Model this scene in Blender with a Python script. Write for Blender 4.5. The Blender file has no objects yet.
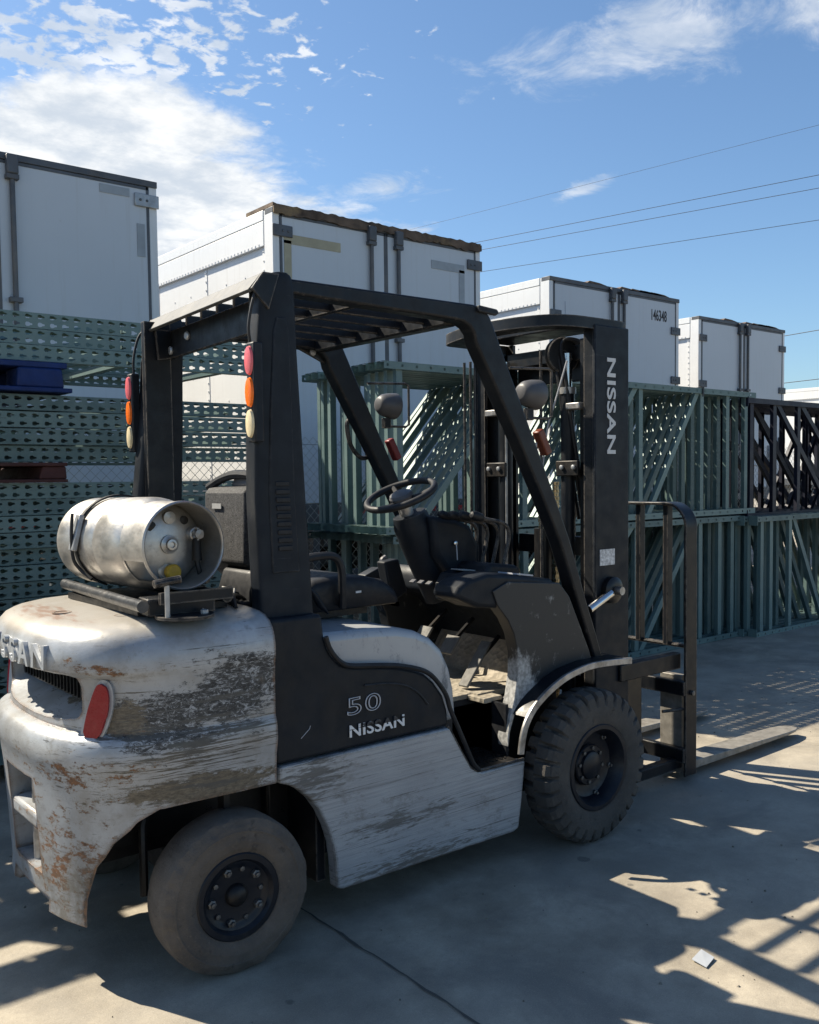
import bpy, bmesh, math, random
from mathutils import Vector, Matrix
R_ = math.radians
C = bpy.context.scene.collection
SC = bpy.context.scene
random.seed(7)

# ---------------------------------------------------------------- camera
cam_d = bpy.data.cameras.new('camera')
cam = bpy.data.objects.new('camera', cam_d); C.objects.link(cam); SC.camera = cam
F_PX, YAW, PITCH, ROLL = 940.0, R_(51.0), math.atan(52/940), R_(0.7)
cam_d.sensor_fit = 'HORIZONTAL'; cam_d.sensor_width = 36
cam_d.lens = 36*F_PX/819
cam_d.shift_y = 18/819
cam_d.clip_end = 4000; cam_d.clip_start = 0.05
vh = Vector((math.cos(YAW), math.sin(YAW), 0)); rt = Vector((math.sin(YAW), -math.cos(YAW), 0)); zz = Vector((0, 0, 1))
V = vh*math.cos(PITCH) - zz*math.sin(PITCH); U = vh*math.sin(PITCH) + zz*math.cos(PITCH)
RX = rt*math.cos(ROLL) - U*math.sin(ROLL); UX = rt*math.sin(ROLL) + U*math.cos(ROLL)
m = Matrix((RX, UX, -V)).transposed().to_4x4(); m.translation = Vector((0, 0, 1.5))
cam.matrix_world = m

# ---------------------------------------------------------------- sun and sky
SUN_AZ, SUN_EL = R_(117.5), R_(45.1)          # azimuth counted from +x towards +y
sd = bpy.data.lights.new('sun', 'SUN'); sd.energy = 5.0; sd.angle = R_(0.53); sd.color = (1.0, 0.90, 0.73)
sun = bpy.data.objects.new('sun', sd); C.objects.link(sun)
sdir = Vector((math.cos(SUN_AZ)*math.cos(SUN_EL), math.sin(SUN_AZ)*math.cos(SUN_EL), math.sin(SUN_EL)))
sun.rotation_euler = sdir.to_track_quat('Z', 'Y').to_euler()
sun.location = (-5, 8, 12)
SC.view_settings.view_transform = 'Standard'
try: SC.view_settings.look = 'None'
except Exception: pass
SC.view_settings.exposure = 1.13; SC.view_settings.gamma = 1.0
SC.view_settings.use_curve_mapping = False

w = bpy.data.worlds.new('World'); SC.world = w; w.use_nodes = True
wt = w.node_tree; wn = wt.nodes; wl = wt.links; wn.clear()
def N(tree, kind, **kw):
    n = tree.nodes.new(kind)
    for k, v in kw.items(): setattr(n, k, v)
    return n
def world():
    out = N(wt, 'ShaderNodeOutputWorld'); bg = N(wt, 'ShaderNodeBackground'); bg.inputs[1].default_value = 0.05
    sky = N(wt, 'ShaderNodeTexSky', sky_type='NISHITA'); sky.sun_disc = False
    sky.sun_elevation = SUN_EL; sky.sun_rotation = math.pi/2 - SUN_AZ
    sky.air_density = 1.0; sky.dust_density = 0.9; sky.ozone_density = 2.2; sky.altitude = 100
    tc = N(wt, 'ShaderNodeTexCoord')
    def math_(op, a, b=None, c=None, clamp=False):
        n = N(wt, 'ShaderNodeMath', operation=op, use_clamp=clamp)
        for i, v in enumerate((a, b, c)):
            if v is None: continue
            if isinstance(v, (int, float)): n.inputs[i].default_value = v
            else: wl.new(v, n.inputs[i])
        return n.outputs[0]
    sep = N(wt, 'ShaderNodeSeparateXYZ'); wl.new(tc.outputs['Generated'], sep.inputs[0])
    # project the sky direction onto a flat cloud layer
    zc = math_('MAXIMUM', sep.outputs[2], 0.04)
    zc2 = math_('ADD', zc, 0.10)
    px = math_('DIVIDE', sep.outputs[0], zc2); py = math_('DIVIDE', sep.outputs[1], zc2)
    comb = N(wt, 'ShaderNodeCombineXYZ'); wl.new(px, comb.inputs[0]); wl.new(py, comb.inputs[1])
    def noise(scale, detail, rough, off=0.0, dist=0.0):
        mp = N(wt, 'ShaderNodeMapping'); mp.inputs[1].default_value = (off, off*0.7, 0); wl.new(comb.outputs[0], mp.inputs[0])
        n = N(wt, 'ShaderNodeTexNoise'); n.inputs['Scale'].default_value = scale; n.inputs['Detail'].default_value = detail
        n.inputs['Roughness'].default_value = rough; n.inputs['Distortion'].default_value = dist
        wl.new(mp.outputs[0], n.inputs['Vector']); return n.outputs[0]
    def ang(az, el): return Vector((math.cos(R_(az))*math.cos(R_(el)), math.sin(R_(az))*math.cos(R_(el)), math.sin(R_(el))))
    def blob(px_, py_, rx, ry, tilt=0.0):
        # an elliptic bank of cloud around one direction of the sky
        d = (V + RX*((px_-409.5)/F_PX) + UX*((530-py_)/F_PX)).normalized()
        e1 = zz.cross(d).normalized()*-1; e2 = d.cross(e1)*1
        if e2.z < 0: e2 = -e2
        a = e1*math.cos(tilt) + e2*math.sin(tilt); b = e2*math.cos(tilt) - e1*math.sin(tilt)
        def dot(vec):
            n = N(wt, 'ShaderNodeVectorMath', operation='DOT_PRODUCT'); wl.new(tc.outputs['Generated'], n.inputs[0]); n.inputs[1].default_value = vec
            return n.outputs['Value']
        x = math_('DIVIDE', dot(a), rx/F_PX); y = math_('DIVIDE', dot(b), ry/F_PX)
        r2 = math_('ADD', math_('MULTIPLY', x, x), math_('MULTIPLY', y, y))
        g = math_('SUBTRACT', 1.0, math_('SQRT', r2), clamp=False)
        g = math_('MAXIMUM', g, -1.0)
        front = math_('GREATER_THAN', dot(d), 0.2)
        return math_('MULTIPLY_ADD', math_('ADD', g, 1.0), front, -1.0)
    def mx(lst):
        o = lst[0]
        for k in lst[1:]: o = math_('MAXIMUM', o, k)
        return o
    big = mx([blob(130, 205, 300, 105, R_(-14)), blob(110, 130, 150, 60, 0), blob(-250, 170, 260, 130)])
    small = mx([blob(115, 45, 260, 80, 0.1), blob(10, 45, 90, 60)])
    wisp = mx([blob(700, 25, 260, 42, 0.04), blob(388, 190, 62, 20, 0.1), blob(575, 192, 40, 10, 0.3)])
    n1 = noise(3.2, 12, 0.62, 0.0, 0.3); n2 = noise(13.0, 9, 0.60, 3.0, 0.4); n3 = noise(5.0, 10, 0.66, 7.0, 0.7)
    def ramp(v, a, b):
        mr = N(wt, 'ShaderNodeMapRange'); mr.interpolation_type = 'SMOOTHSTEP'
        wl.new(v, mr.inputs[0]); mr.inputs[1].default_value = a; mr.inputs[2].default_value = b
        return mr.outputs[0]
    c1 = ramp(math_('ADD', math_('MULTIPLY', big, 0.58), math_('ADD', math_('MULTIPLY', n1, 0.75), math_('MULTIPLY', n2, 0.35))), 0.56, 0.80)
    n4 = noise(19.0, 8, 0.56, 5.0, 0.3)
    c2 = math_('MULTIPLY', ramp(math_('ADD', math_('MULTIPLY', small, 0.20), math_('ADD', math_('MULTIPLY', n4, .8), math_('MULTIPLY', n2, .2))), 0.60, 0.70), 0.80)
    c3 = math_('MULTIPLY', ramp(math_('ADD', math_('MULTIPLY', wisp, 0.34), n3), 0.55, 0.85), 0.62)
    cov = math_('MAXIMUM', math_('MAXIMUM', c1, c2), c3, clamp=True)
    tint = N(wt, 'ShaderNodeMix', data_type='RGBA'); tint.inputs[0].default_value = 1.0; tint.blend_type = 'MULTIPLY'
    wl.new(sky.outputs[0], tint.inputs[6]); tint.inputs[7].default_value = (1.12, 1.33, 1.46, 1)
    shade = ramp(noise(6.0, 8, 0.6, 11.0), 0.35, 0.7)
    cc = N(wt, 'ShaderNodeMix', data_type='RGBA'); wl.new(shade, cc.inputs[0])
    cc.inputs[6].default_value = (6.0, 6.7, 7.6, 1); cc.inputs[7].default_value = (9.8, 9.9, 9.9, 1)
    mix = N(wt, 'ShaderNodeMix', data_type='RGBA'); wl.new(cov, mix.inputs[0]); wl.new(tint.outputs[2], mix.inputs[6]); wl.new(cc.outputs[2], mix.inputs[7])
    wl.new(mix.outputs[2], bg.inputs[0]); wl.new(bg.outputs[0], out.inputs[0])
world()

# ---------------------------------------------------------------- materials
def newmat(name):
    mt = bpy.data.materials.new(name); mt.use_nodes = True; t = mt.node_tree; t.nodes.clear()
    o = N(t, 'ShaderNodeOutputMaterial'); b = N(t, 'ShaderNodeBsdfPrincipled'); t.links.new(b.outputs[0], o.inputs[0])
    return mt, t, b
class G:
    """small node helper"""
    def __init__(s, t): s.t = t; s.tc = N(t, 'ShaderNodeTexCoord')
    def coord(s, scale=(1,1,1), loc=(0,0,0), rot=(0,0,0), world=False):
        mp = N(s.t, 'ShaderNodeMapping'); mp.inputs[3].default_value = scale; mp.inputs[1].default_value = loc; mp.inputs[2].default_value = rot
        if world:
            g = N(s.t, 'ShaderNodeNewGeometry'); s.t.links.new(g.outputs['Position'], mp.inputs[0])
        else: s.t.links.new(s.tc.outputs['Object'], mp.inputs[0])
        return mp.outputs[0]
    def noise(s, co, scale=5, detail=6, rough=.55, dist=0):
        n = N(s.t, 'ShaderNodeTexNoise'); n.inputs['Scale'].default_value = scale; n.inputs['Detail'].default_value = detail
        n.inputs['Roughness'].default_value = rough; n.inputs['Distortion'].default_value = dist
        s.t.links.new(co, n.inputs['Vector']); return n.outputs[0]
    def ramp(s, v, a, b, lo=0.0, hi=1.0):
        mr = N(s.t, 'ShaderNodeMapRange'); s.t.links.new(v, mr.inputs[0]); mr.inputs[1].default_value = a; mr.inputs[2].default_value = b
        mr.inputs[3].default_value = lo; mr.inputs[4].default_value = hi; return mr.outputs[0]
    def m(s, op, a, b=None, c=None):
        n = N(s.t, 'ShaderNodeMath', operation=op)
        for i, v in enumerate((a, b, c)):
            if v is None: continue
            if isinstance(v, (int, float)): n.inputs[i].default_value = v
            else: s.t.links.new(v, n.inputs[i])
        return n.outputs[0]
    def mix(s, f, a, b, blend='MIX'):
        n = N(s.t, 'ShaderNodeMix', data_type='RGBA'); n.blend_type = blend
        if isinstance(f, (int, float)): n.inputs[0].default_value = f
        else: s.t.links.new(f, n.inputs[0])
        for i, v in ((6, a), (7, b)):
            if isinstance(v, tuple): n.inputs[i].default_value = (*v, 1) if len(v) == 3 else v
            else: s.t.links.new(v, n.inputs[i])
        return n.outputs[2]
    def ball(s, c, r, scale=(1,1,1), world=False):
        """1 inside a soft ellipsoid around c, falling to 0"""
        g = N(s.t, 'ShaderNodeVectorMath', operation='SUBTRACT'); s.t.links.new(s.coord(world=world), g.inputs[0]); g.inputs[1].default_value = c
        h = N(s.t, 'ShaderNodeVectorMath', operation='MULTIPLY'); s.t.links.new(g.outputs[0], h.inputs[0]); h.inputs[1].default_value = scale
        l = N(s.t, 'ShaderNodeVectorMath', operation='LENGTH'); s.t.links.new(h.outputs[0], l.inputs[0])
        return s.ramp(l.outputs['Value'], r, 0.0, 0.0, 1.0)
    def edge(s, r=.012, lo=.0, hi=.12, samples=4):
        """1 on convex and concave edges: where paint really wears"""
        bv = N(s.t, 'ShaderNodeBevel'); bv.samples = samples; bv.inputs[0].default_value = r
        ge = N(s.t, 'ShaderNodeNewGeometry'); d = N(s.t, 'ShaderNodeVectorMath', operation='DOT_PRODUCT')
        s.t.links.new(bv.outputs[0], d.inputs[0]); s.t.links.new(ge.outputs['Normal'], d.inputs[1])
        return s.ramp(s.m('SUBTRACT', 1.0, d.outputs['Value']), lo, hi)
    def bump(s, b, h, strength=.2, dist=.01):
        n = N(s.t, 'ShaderNodeBump'); n.inputs['Strength'].default_value = strength; n.inputs['Distance'].default_value = dist
        s.t.links.new(h, n.inputs['Height']); s.t.links.new(n.outputs[0], b.inputs['Normal'])
    def link(s, a, b): s.t.links.new(a, b)
def simple(name, col, rough=.5, metal=0.0, var=.12, vs=8, dirt=None, dirt_amt=.35, bump=0.0, bs=60, rand=0.0, world=False, spec=.35, rough_var=.1):
    mt, t, b = newmat(name); g = G(t)
    co = g.coord(world=world); n = g.noise(co, vs, 8, .6)
    c = g.mix(g.ramp(n, .3, .7), tuple(x*(1-var) for x in col), tuple(min(1, x*(1+var)) for x in col))
    if dirt:
        d = g.noise(g.coord(world=world, loc=(3,5,1)), vs*.45, 10, .68)
        c = g.mix(g.ramp(d, .50, .68, 0, dirt_amt), c, dirt)
    if rand:
        oi = N(t, 'ShaderNodeObjectInfo')
        c = g.mix(g.ramp(oi.outputs['Random'], 0, 1, 0, rand), c, tuple(x*.55 for x in col))
    g.link(c, b.inputs['Base Color'])
    g.link(g.ramp(g.noise(g.coord(world=world, loc=(1,2,9)), vs*2.3, 8, .6), .3, .7, max(.02, rough-rough_var), min(1, rough+rough_var)), b.inputs['Roughness'])
    b.inputs['Metallic'].default_value = metal; b.inputs['Specular IOR Level'].default_value = spec
    if bump: g.bump(b, g.noise(co, bs, 4, .6), bump, .004)
    return mt
M = {}
M['black_plastic'] = simple('black_plastic', (.009,.0115,.016), .52, 0, .2, 10, (.026,.026,.027), .35, .15, 400, spec=.18)
BLK = dict(spec=.18)
M['black_paint'] = simple('black_paint', (.006,.0075,.0105), .42, 0, .2, 9, (.022,.021,.020), .3, .05, 80, spec=.22)
M['guard_rear_paint'] = simple('guard_rear_paint', (.055,.057,.058), .5, 0, .3, 14, (.13,.125,.115), .7, .05, 80)
M['dark_steel'] = simple('dark_steel', (.011,.011,.012), .45, .3, .3, 14, (.07,.055,.04), .5, .1, 90)
M['grease_black'] = simple('grease_black', (.008,.008,.009), .35, 0, .2, 12, (.03,.026,.02), .4)
M['rim'] = simple('rim', (.005,.007,.012), .4, 0, .2, 20, (.05,.045,.04), .35)
M['nut'] = simple('nut', (.11,.11,.11), .45, .6, .3, 60, (.04,.035,.03), .6)
M['chrome'] = simple('chrome', (.60,.60,.60), .22, 1, .1, 20)
M['worn_steel'] = simple('worn_steel', (.36,.35,.34), .42, .7, .3, 18, (.08,.07,.06), .7, .1, 90)
M['fork'] = simple('fork', (.24,.225,.20), .5, .3, .25, 22, (.09,.075,.055), .6, .1, 60)
M['chain'] = simple('chain', (.42,.32,.18), .42, .8, .3, 60, (.12,.08,.04), .6)
M['seat'] = simple('seat', (.007,.008,.011), .55, 0, .2, 20, (.05,.05,.05), .3, .1, 300)
M['speckle'] = simple('speckle', (.035,.035,.037), .75, 0, .9, 160, (.12,.12,.115), .4, .6, 300)
M['lamp_plastic'] = simple('lamp_plastic', (.075,.075,.08), .45, 0, .1, 10, (.1,.1,.1), .4)
M['cradle_grey'] = simple('cradle_grey', (.05,.052,.056), .35, .3, .2, 20, (.14,.13,.12), .5)
M['red_lens'] = simple('red_lens', (.22,.004,.010), .3, 0, .1, 60, (.35,.1,.08), .2)
M['pale_red_lens'] = simple('pale_red_lens', (.62,.13,.15), .3, 0, .1, 30)
M['amber_lens'] = simple('amber_lens', (.80,.15,.01), .28, 0, .1, 30)
M['clear_lens'] = simple('clear_lens', (.62,.52,.33), .3, 0, .15, 30)
M['dull_red'] = simple('dull_red', (.16,.02,.02), .45, 0, .15, 20)
M['pedal_rubber'] = simple('pedal_rubber', (.13,.125,.115), .7, 0, .3, 30, (.05,.05,.05), .5, .3, 200)
M['grit'] = simple('grit', (.16,.145,.12), .9, 0, .5, 40)
M['marker_brown'] = simple('marker_brown', (.13,.035,.018), .4)
M['orange'] = simple('orange', (.28,.06,.025), .45, 0, .15, 20)
M['white_decal'] = simple('white_decal', (.50,.51,.52), .45, 0, .05, 20)
M['grey_outline'] = simple('grey_outline', (.36,.37,.40), .45, 0, .1, 20)
M['sticker'] = simple('sticker', (.5,.5,.5), .5, 0, .5, 90)
M['sticker_plain'] = simple('sticker_plain', (.3,.3,.29), .5, 0, .1, 60)
M['hose'] = simple('hose', (.015,.015,.016), .5)
M['yellow_cap'] = simple('yellow_cap', (.42,.26,.02), .5, 0, .15, 60, (.2,.12,.03), .4)
M['red_mark'] = simple('red_mark', (.35,.03,.02), .5)
M['belt'] = simple('belt', (.012,.012,.013), .6)
M['navy_frame'] = simple('navy_frame', (.010,.012,.026), .5, .1, .2, 4, (.03,.024,.028), .4, .05, 60, .6, True)
M['blue_pallet'] = simple('blue_pallet', (.004,.020,.10), .6, 0, .3, 10, (.02,.025,.05), .5, .2, 60)
M['red_pallet'] = simple('red_pallet', (.06,.022,.02), .75, 0, .3, 10, (.05,.04,.03), .6, .3, 60)
M['timber'] = simple('timber', (.26,.19,.12), .8, 0, .25, 10, (.12,.09,.06), .6, .3, 60)
M['galv'] = simple('galv', (.33,.34,.35), .45, .6, .2, 20, (.2,.18,.16), .4)
M['trailer_frame'] = simple('trailer_frame', (.085,.09,.10), .5, .3, .25, 3, (.2,.17,.14), .5, .05, 40)
M['trailer_rust'] = simple('trailer_rust', (.10,.07,.05), .75, .1, .6, 6, (.28,.19,.09), .8, .6, 25)
M['tape_grey'] = simple('tape_grey', (.28,.31,.34), .5, 0, .15, 6)
M['tape_tan'] = simple('tape_tan', (.34,.31,.22), .6, 0, .15, 6)
M['number_black'] = simple('number_black', (.03,.03,.035), .6)
M['tape_red'] = simple('tape_red', (.38,.03,.03), .4)
M['trailer_tyre'] = simple('trailer_tyre', (.02,.02,.02), .8)
M['wire'] = simple('wire', (.02,.02,.022), .6)
M['paper'] = simple('paper', (.30,.32,.35), .7)
M['strap'] = simple('strap', (.015,.016,.02), .45, .3)

def mat_black(name, col, dust, metal_col, rough, amt, spec, fine):
    mt, t, b = newmat(name); g = G(t)
    co = g.coord(); n = g.noise(co, 9, 8, .6)
    c = g.mix(g.ramp(n, .3, .7), tuple(x*.75 for x in col), tuple(x*1.25 for x in col))
    d = g.noise(g.coord(loc=(3,5,1), scale=(1,1,.6)), 4.5, 12, .74); c = g.mix(g.ramp(d, .48, .68, 0, .55), c, dust)
    sc = g.noise(g.coord(scale=(.5,.5,12), rot=(0,.5,.2), loc=(1,4,2)), 9, 10, .75, .1)
    c = g.mix(g.ramp(sc, .655, .68, 0, .6), c, tuple(min(1, x*2.2) for x in dust))
    e = g.edge(.010, .01, .10); en = g.noise(g.coord(loc=(2,2,8)), 26, 12, .78)
    em = g.ramp(g.m('ADD', g.m('MULTIPLY', e, .20), en), .60, .68); em = g.m('MULTIPLY', em, g.m('MINIMUM', g.m('MULTIPLY', e, 3.0), 1.0))
    c = g.mix(g.m('MULTIPLY', em, amt), c, metal_col)
    g.link(c, b.inputs['Base Color']); b.inputs['Specular IOR Level'].default_value = spec
    g.link(g.ramp(g.noise(g.coord(loc=(1,2,9)), 14, 8, .65), .3, .7, rough-.12, rough+.14), b.inputs['Roughness'])
    g.bump(b, g.noise(co, fine, 4, .6), .15, .003)
    return mt
M['black_plastic'] = mat_black('black_plastic', (.0075,.0105,.0155), (.024,.025,.027), (.07,.07,.072), .50, .6, .22, 400)
M['black_paint'] = mat_black('black_paint', (.0055,.0072,.0105), (.024,.023,.022), (.16,.14,.12), .42, .9, .26, 90)
def mat_rack():
    mt, t, b = newmat('rack_green'); g = G(t)
    oi = N(t, 'ShaderNodeObjectInfo')
    base = g.mix(oi.outputs['Random'], (.135,.205,.195), (.052,.098,.100))
    n = g.noise(g.coord(world=True), 6, 8, .6)
    c = g.mix(g.ramp(n, .35, .8), base, (.14,.20,.19))
    d = g.noise(g.coord(world=True, loc=(4,1,2), scale=(1,1,3)), 14, 10, .7)
    c = g.mix(g.ramp(d, .60, .72, 0, .75), c, (.05,.055,.05))
    r = g.noise(g.coord(world=True, loc=(9,1,2)), 30, 8, .7)
    c = g.mix(g.ramp(r, .66, .72, 0, .8), c, (.20,.19,.17))
    g.link(c, b.inputs['Base Color']); b.inputs['Roughness'].default_value = .5; b.inputs['Metallic'].default_value = .1
    return mt
M['rack_green'] = mat_rack()

def mat_trailer(name, col, rivets=False):
    mt, t, b = newmat(name); g = G(t)
    n = g.noise(g.coord(world=True), .8, 8, .6)
    c = g.mix(g.ramp(n, .35, .7), tuple(x*.93 for x in col), col)
    st = g.noise(g.coord(world=True, scale=(9,9,.35)), 2.2, 10, .7)
    c = g.mix(g.ramp(st, .54, .74, 0, .28), c, (.33,.31,.28))
    sp = g.noise(g.coord(world=True, loc=(2,3,4)), 5, 12, .72)
    c = g.mix(g.ramp(sp, .66, .74, 0, .55), c, (.30,.27,.24))
    g.link(c, b.inputs['Base Color']); b.inputs['Roughness'].default_value = .42
    g.bump(b, g.noise(g.coord(world=True), 1.6, 3, .5), .25, .02)
    return mt
M['trailer_white'] = mat_trailer('trailer_white', (.66,.67,.68))
M['trailer_door_shaded'] = mat_trailer('trailer_door_shaded', (.49,.525,.57))  # white doors, shade on the rear faces put into a darker colour

def mat_concrete():
    mt, t, b = newmat('concrete'); g = G(t)
    co = g.coord(world=True)
    big = g.noise(co, .55, 6, .6); mid = g.noise(co, 3.0, 10, .65); fine = g.noise(co, 60, 6, .7); vf = g.noise(co, 260, 3, .7)
    c = g.mix(g.ramp(mid, .38, .62), (.200,.172,.130), (.385,.338,.262))
    c = g.mix(g.ramp(big, .38, .62, 0, .5), c, (.285,.262,.225))
    st = g.noise(g.coord(world=True, loc=(5,2,0)), 1.7, 12, .72, .6)
    c = g.mix(g.ramp(st, .52, .66, 0, .62), c, (.145,.132,.115))
    st2 = g.noise(g.coord(world=True, loc=(15,7,0)), .9, 14, .74, 1.2)
    c = g.mix(g.ramp(st2, .50, .60, 0, .40), c, (.20,.185,.16))
    # tyre-worn tracks and oil spots
    vo = N(t, 'ShaderNodeTexVoronoi'); vo.inputs['Scale'].default_value = 5.0; g.link(co, vo.inputs['Vector'])
    rnd = N(t, 'ShaderNodeSeparateColor'); g.link(vo.outputs['Color'], rnd.inputs[0])
    wob = g.m('ADD', vo.outputs['Distance'], g.m('MULTIPLY', g.m('SUBTRACT', g.noise(co, 25, 4), .5), .10))
    rad = g.m('MULTIPLY', g.ramp(rnd.outputs[0], .45, 1, 0, 1), .15)
    spot = g.ramp(g.m('SUBTRACT', rad, wob), 0, .02)
    c = g.mix(g.m('MULTIPLY', spot, .7), c, (.075,.07,.062))
    c = g.mix(g.ramp(fine, .35, .7, 0, .30), c, (.19,.17,.14))
    c = g.mix(g.ramp(vf, .55, .75, 0, .6), c, (.50,.46,.38)); c = g.mix(g.ramp(g.noise(g.coord(world=True, loc=(4,4,4)), 190, 3, .7), .56, .72, 0, .6), c, (.12,.108,.09))
    sc = g.noise(g.coord(world=True, scale=(1.2,14,1), rot=(0,0,.5)), 3, 8, .7)
    c = g.mix(g.ramp(sc, .66, .74, 0, .3), c, (.36,.33,.28))
    g.link(c, b.inputs['Base Color']); g.link(g.ramp(mid, .3, .7, .62, .85), b.inputs['Roughness'])
    h = g.m('ADD', g.m('MULTIPLY', fine, .5), g.m('MULTIPLY', mid, 1.2))
    g.bump(b, g.m('ADD', h, g.m('MULTIPLY', vf, .25)), .35, .008)
    return mt
M['concrete'] = mat_concrete()
M['crack'] = simple('crack', (.08,.074,.065), .9)

# object coordinates on the forklift are in metres, x forward / y across / z up, about its root at (2.2, 3.05, 0)
FX, FY = 2.2, 3.05
def fl(x, y, z): return (x-FX, y-FY, z)
def mat_silver(kind):
    mt, t, b = newmat('silver_paint_'+kind); g = G(t)
    co = g.coord()
    base = g.mix(g.ramp(g.noise(co, 2.5, 6), .35, .7), (.285,.30,.32), (.37,.39,.41))
    # general grime
    gr = g.noise(g.coord(loc=(1,1,1)), 7, 12, .68)
    c = g.mix(g.ramp(gr, .42, .66, 0, .7), base, (.185,.175,.158))
    metal = None
    if kind == 'counterweight':
        # dark scraped patch on the flank
        cen = g.m('MAXIMUM', g.ball(fl(1.37,2.50,.87), 1.0, (1/.27,1.2,1/.19)), g.ball(fl(1.16,2.50,.80), 1.0, (1/.26,1.2,1/.15)))
        sn = g.noise(g.coord(scale=(1,1,2.4), rot=(0,.25,0)), 9, 14, .80, .2)
        pm = g.ramp(g.m('ADD', g.m('MULTIPLY', cen, .42), g.m('MULTIPLY', sn, .95)), .625, .67)
        f1 = g.noise(g.coord(scale=(1,1,1.6), rot=(0,.6,0)), 38, 12, .82, 1.0); f2 = g.noise(g.coord(scale=(1,1,6), rot=(0,.12,0), loc=(3,3,3)), 22, 12, .8, .5)
        pc = g.mix(g.ramp(f1, .40, .58), (.014,.014,.015), (.070,.070,.070))
        pc = g.mix(g.ramp(f1, .53, .57), pc, (.33,.34,.35)); pc = g.mix(g.ramp(f2, .55, .60, 0, .9), pc, (.32,.33,.34)); pc = g.mix(g.ramp(f2, .36, .42, .8, 0), pc, (.02,.02,.02))
        c = g.mix(pm, c, pc)
        # brown bare patches left of it and the rubbed lower edge
        cen2 = g.m('MAXIMUM', g.ball(fl(1.045,2.58,.81), 1.0, (1/.10,1.2,1/.10)), g.ball(fl(1.26,2.50,.585), 1.0, (1/.42,1.2,1/.075)))
        bn = g.noise(g.coord(scale=(1,1,2.4), loc=(1,7,2)), 10, 14, .80, .1)
        bm = g.ramp(g.m('ADD', g.m('MULTIPLY', cen2, .42), g.m('MULTIPLY', bn, .95)), .63, .68)
        bc = g.mix(g.ramp(g.noise(g.coord(scale=(1,1,3)), 42, 10, .8), .38, .62), (.055,.045,.032), (.17,.14,.10))
        c = g.mix(bm, c, bc)
        # long scrapes along the flank
        ls = g.noise(g.coord(scale=(.5,1,12), loc=(5,1,2), rot=(0,.05,0)), 9, 12, .76, .3)
        lz = g.ball(fl(1.25,2.50,.72), 1.0, (1/.5,1,1/.28))
        c = g.mix(g.ramp(g.m('ADD', g.m('MULTIPLY', lz, .16), ls), .61, .65), c, (.07,.067,.06))
        sc1 = g.noise(g.coord(scale=(1,1,1), loc=(12,1,2), rot=(0,.7,0)), 6, 4, .5)
        sc2 = g.noise(g.coord(scale=(.4,1,26), rot=(0,.55,0), loc=(2,9,1)), 6, 10, .7, .1)
        c = g.mix(g.m('MULTIPLY', g.ramp(sc2, .62, .65), g.ramp(sc1, .5, .6)), c, (.10,.095,.09))
        # rust and bare-primer chips, denser low at the rear corner and under the top band
        cen3 = g.m('MAXIMUM', g.ball(fl(.92,2.72,.64), 1.0, (1/.32,1/.5,1/.10)), g.ball(fl(.90,2.75,.35), 1.0, (1/.22,1/.5,1/.32)))
        cen3 = g.m('MAXIMUM', cen3, g.ball(fl(1.0,2.62,.970), 1.0, (1/.24,1/.4,1/.035)))
        rn = g.noise(g.coord(scale=(1,1,2.0), loc=(2,0,3)), 15, 15, .80, .0)
        rsum = g.m('ADD', g.m('MULTIPLY', cen3, .15), rn)
        c = g.mix(g.ramp(rsum, .60, .63, 0, .75), c, (.20,.18,.15))
        rm = g.ramp(rsum, .635, .655)
        rc = g.mix(g.ramp(g.noise(g.coord(scale=(1,1,2)), 60, 10, .8), .36, .60), (.045,.028,.018), (.21,.095,.040))
        c = g.mix(rm, c, rc)
        # dirt smeared near the arch and ground
        dz = g.ball(fl(1.0,2.6,.22), 1.0, (1/.5,1/.6,1/.30))
        c = g.mix(g.ramp(g.m('ADD', g.m('MULTIPLY', dz, .3), g.noise(g.coord(loc=(6,6,6)), 13, 12, .75)), .58, .76, 0, .75), c, (.13,.115,.09))
        # dark pits and scratches everywhere
        pn = g.noise(g.coord(loc=(7,3,3), scale=(1,1,1.6)), 24, 15, .78)
        c = g.mix(g.ramp(pn, .64, .665), c, (.08,.065,.05))
        # lower edge black rub and dusty top with a rusty smear
        tz = g.ball(fl(1.05,3.05,1.10), 1.0, (1/.6,1/.8,1/.07))
        c = g.mix(g.m('MULTIPLY', g.ramp(tz, .0, .25), .6), c, (.40,.355,.29))
        sm = g.ramp(g.m('ADD', g.m('MULTIPLY', g.ball(fl(.98,3.05,1.09), 1.0, (1/.10,1/.45,1/.1)), .4), g.noise(g.coord(scale=(4,1,1)), 12, 8)), .68, .85)
        c = g.mix(g.m('MULTIPLY', sm, .6), c, (.24,.12,.07))
        e = g.edge(.022, .01, .16); ee = g.noise(g.coord(loc=(3,8,1)), 21, 14, .80)
        em = g.m('MULTIPLY', g.ramp(g.m('ADD', g.m('MULTIPLY', e, .26), ee), .60, .64), g.m('MINIMUM', g.m('MULTIPLY', e, 4.0), 1.0))
        c = g.mix(em, c, g.mix(g.ramp(g.noise(g.coord(), 50, 8, .75), .4, .6), (.035,.028,.022), (.17,.085,.04)))
        bumpn = g.m('SUBTRACT', pn, g.m('MULTIPLY', g.m('MAXIMUM', rm, em), .35)); wear = g.m('MAXIMUM', em, g.m('MAXIMUM', pm, g.m('MAXIMUM', bm, rm)))
    elif kind == 'skirt':
        s1 = g.noise(g.coord(scale=(.28,1,10), rot=(0,-.02,0)), 9, 14, .80, .25)
        c = g.mix(g.ramp(s1, .46, .62, 0, .48), base, (.16,.165,.175))
        bl = g.noise(g.coord(scale=(1,1,1.6), loc=(5,5,5)), 6, 14, .78); c = g.mix(g.ramp(bl, .54, .62, 0, .55), c, (.14,.135,.125))
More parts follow.
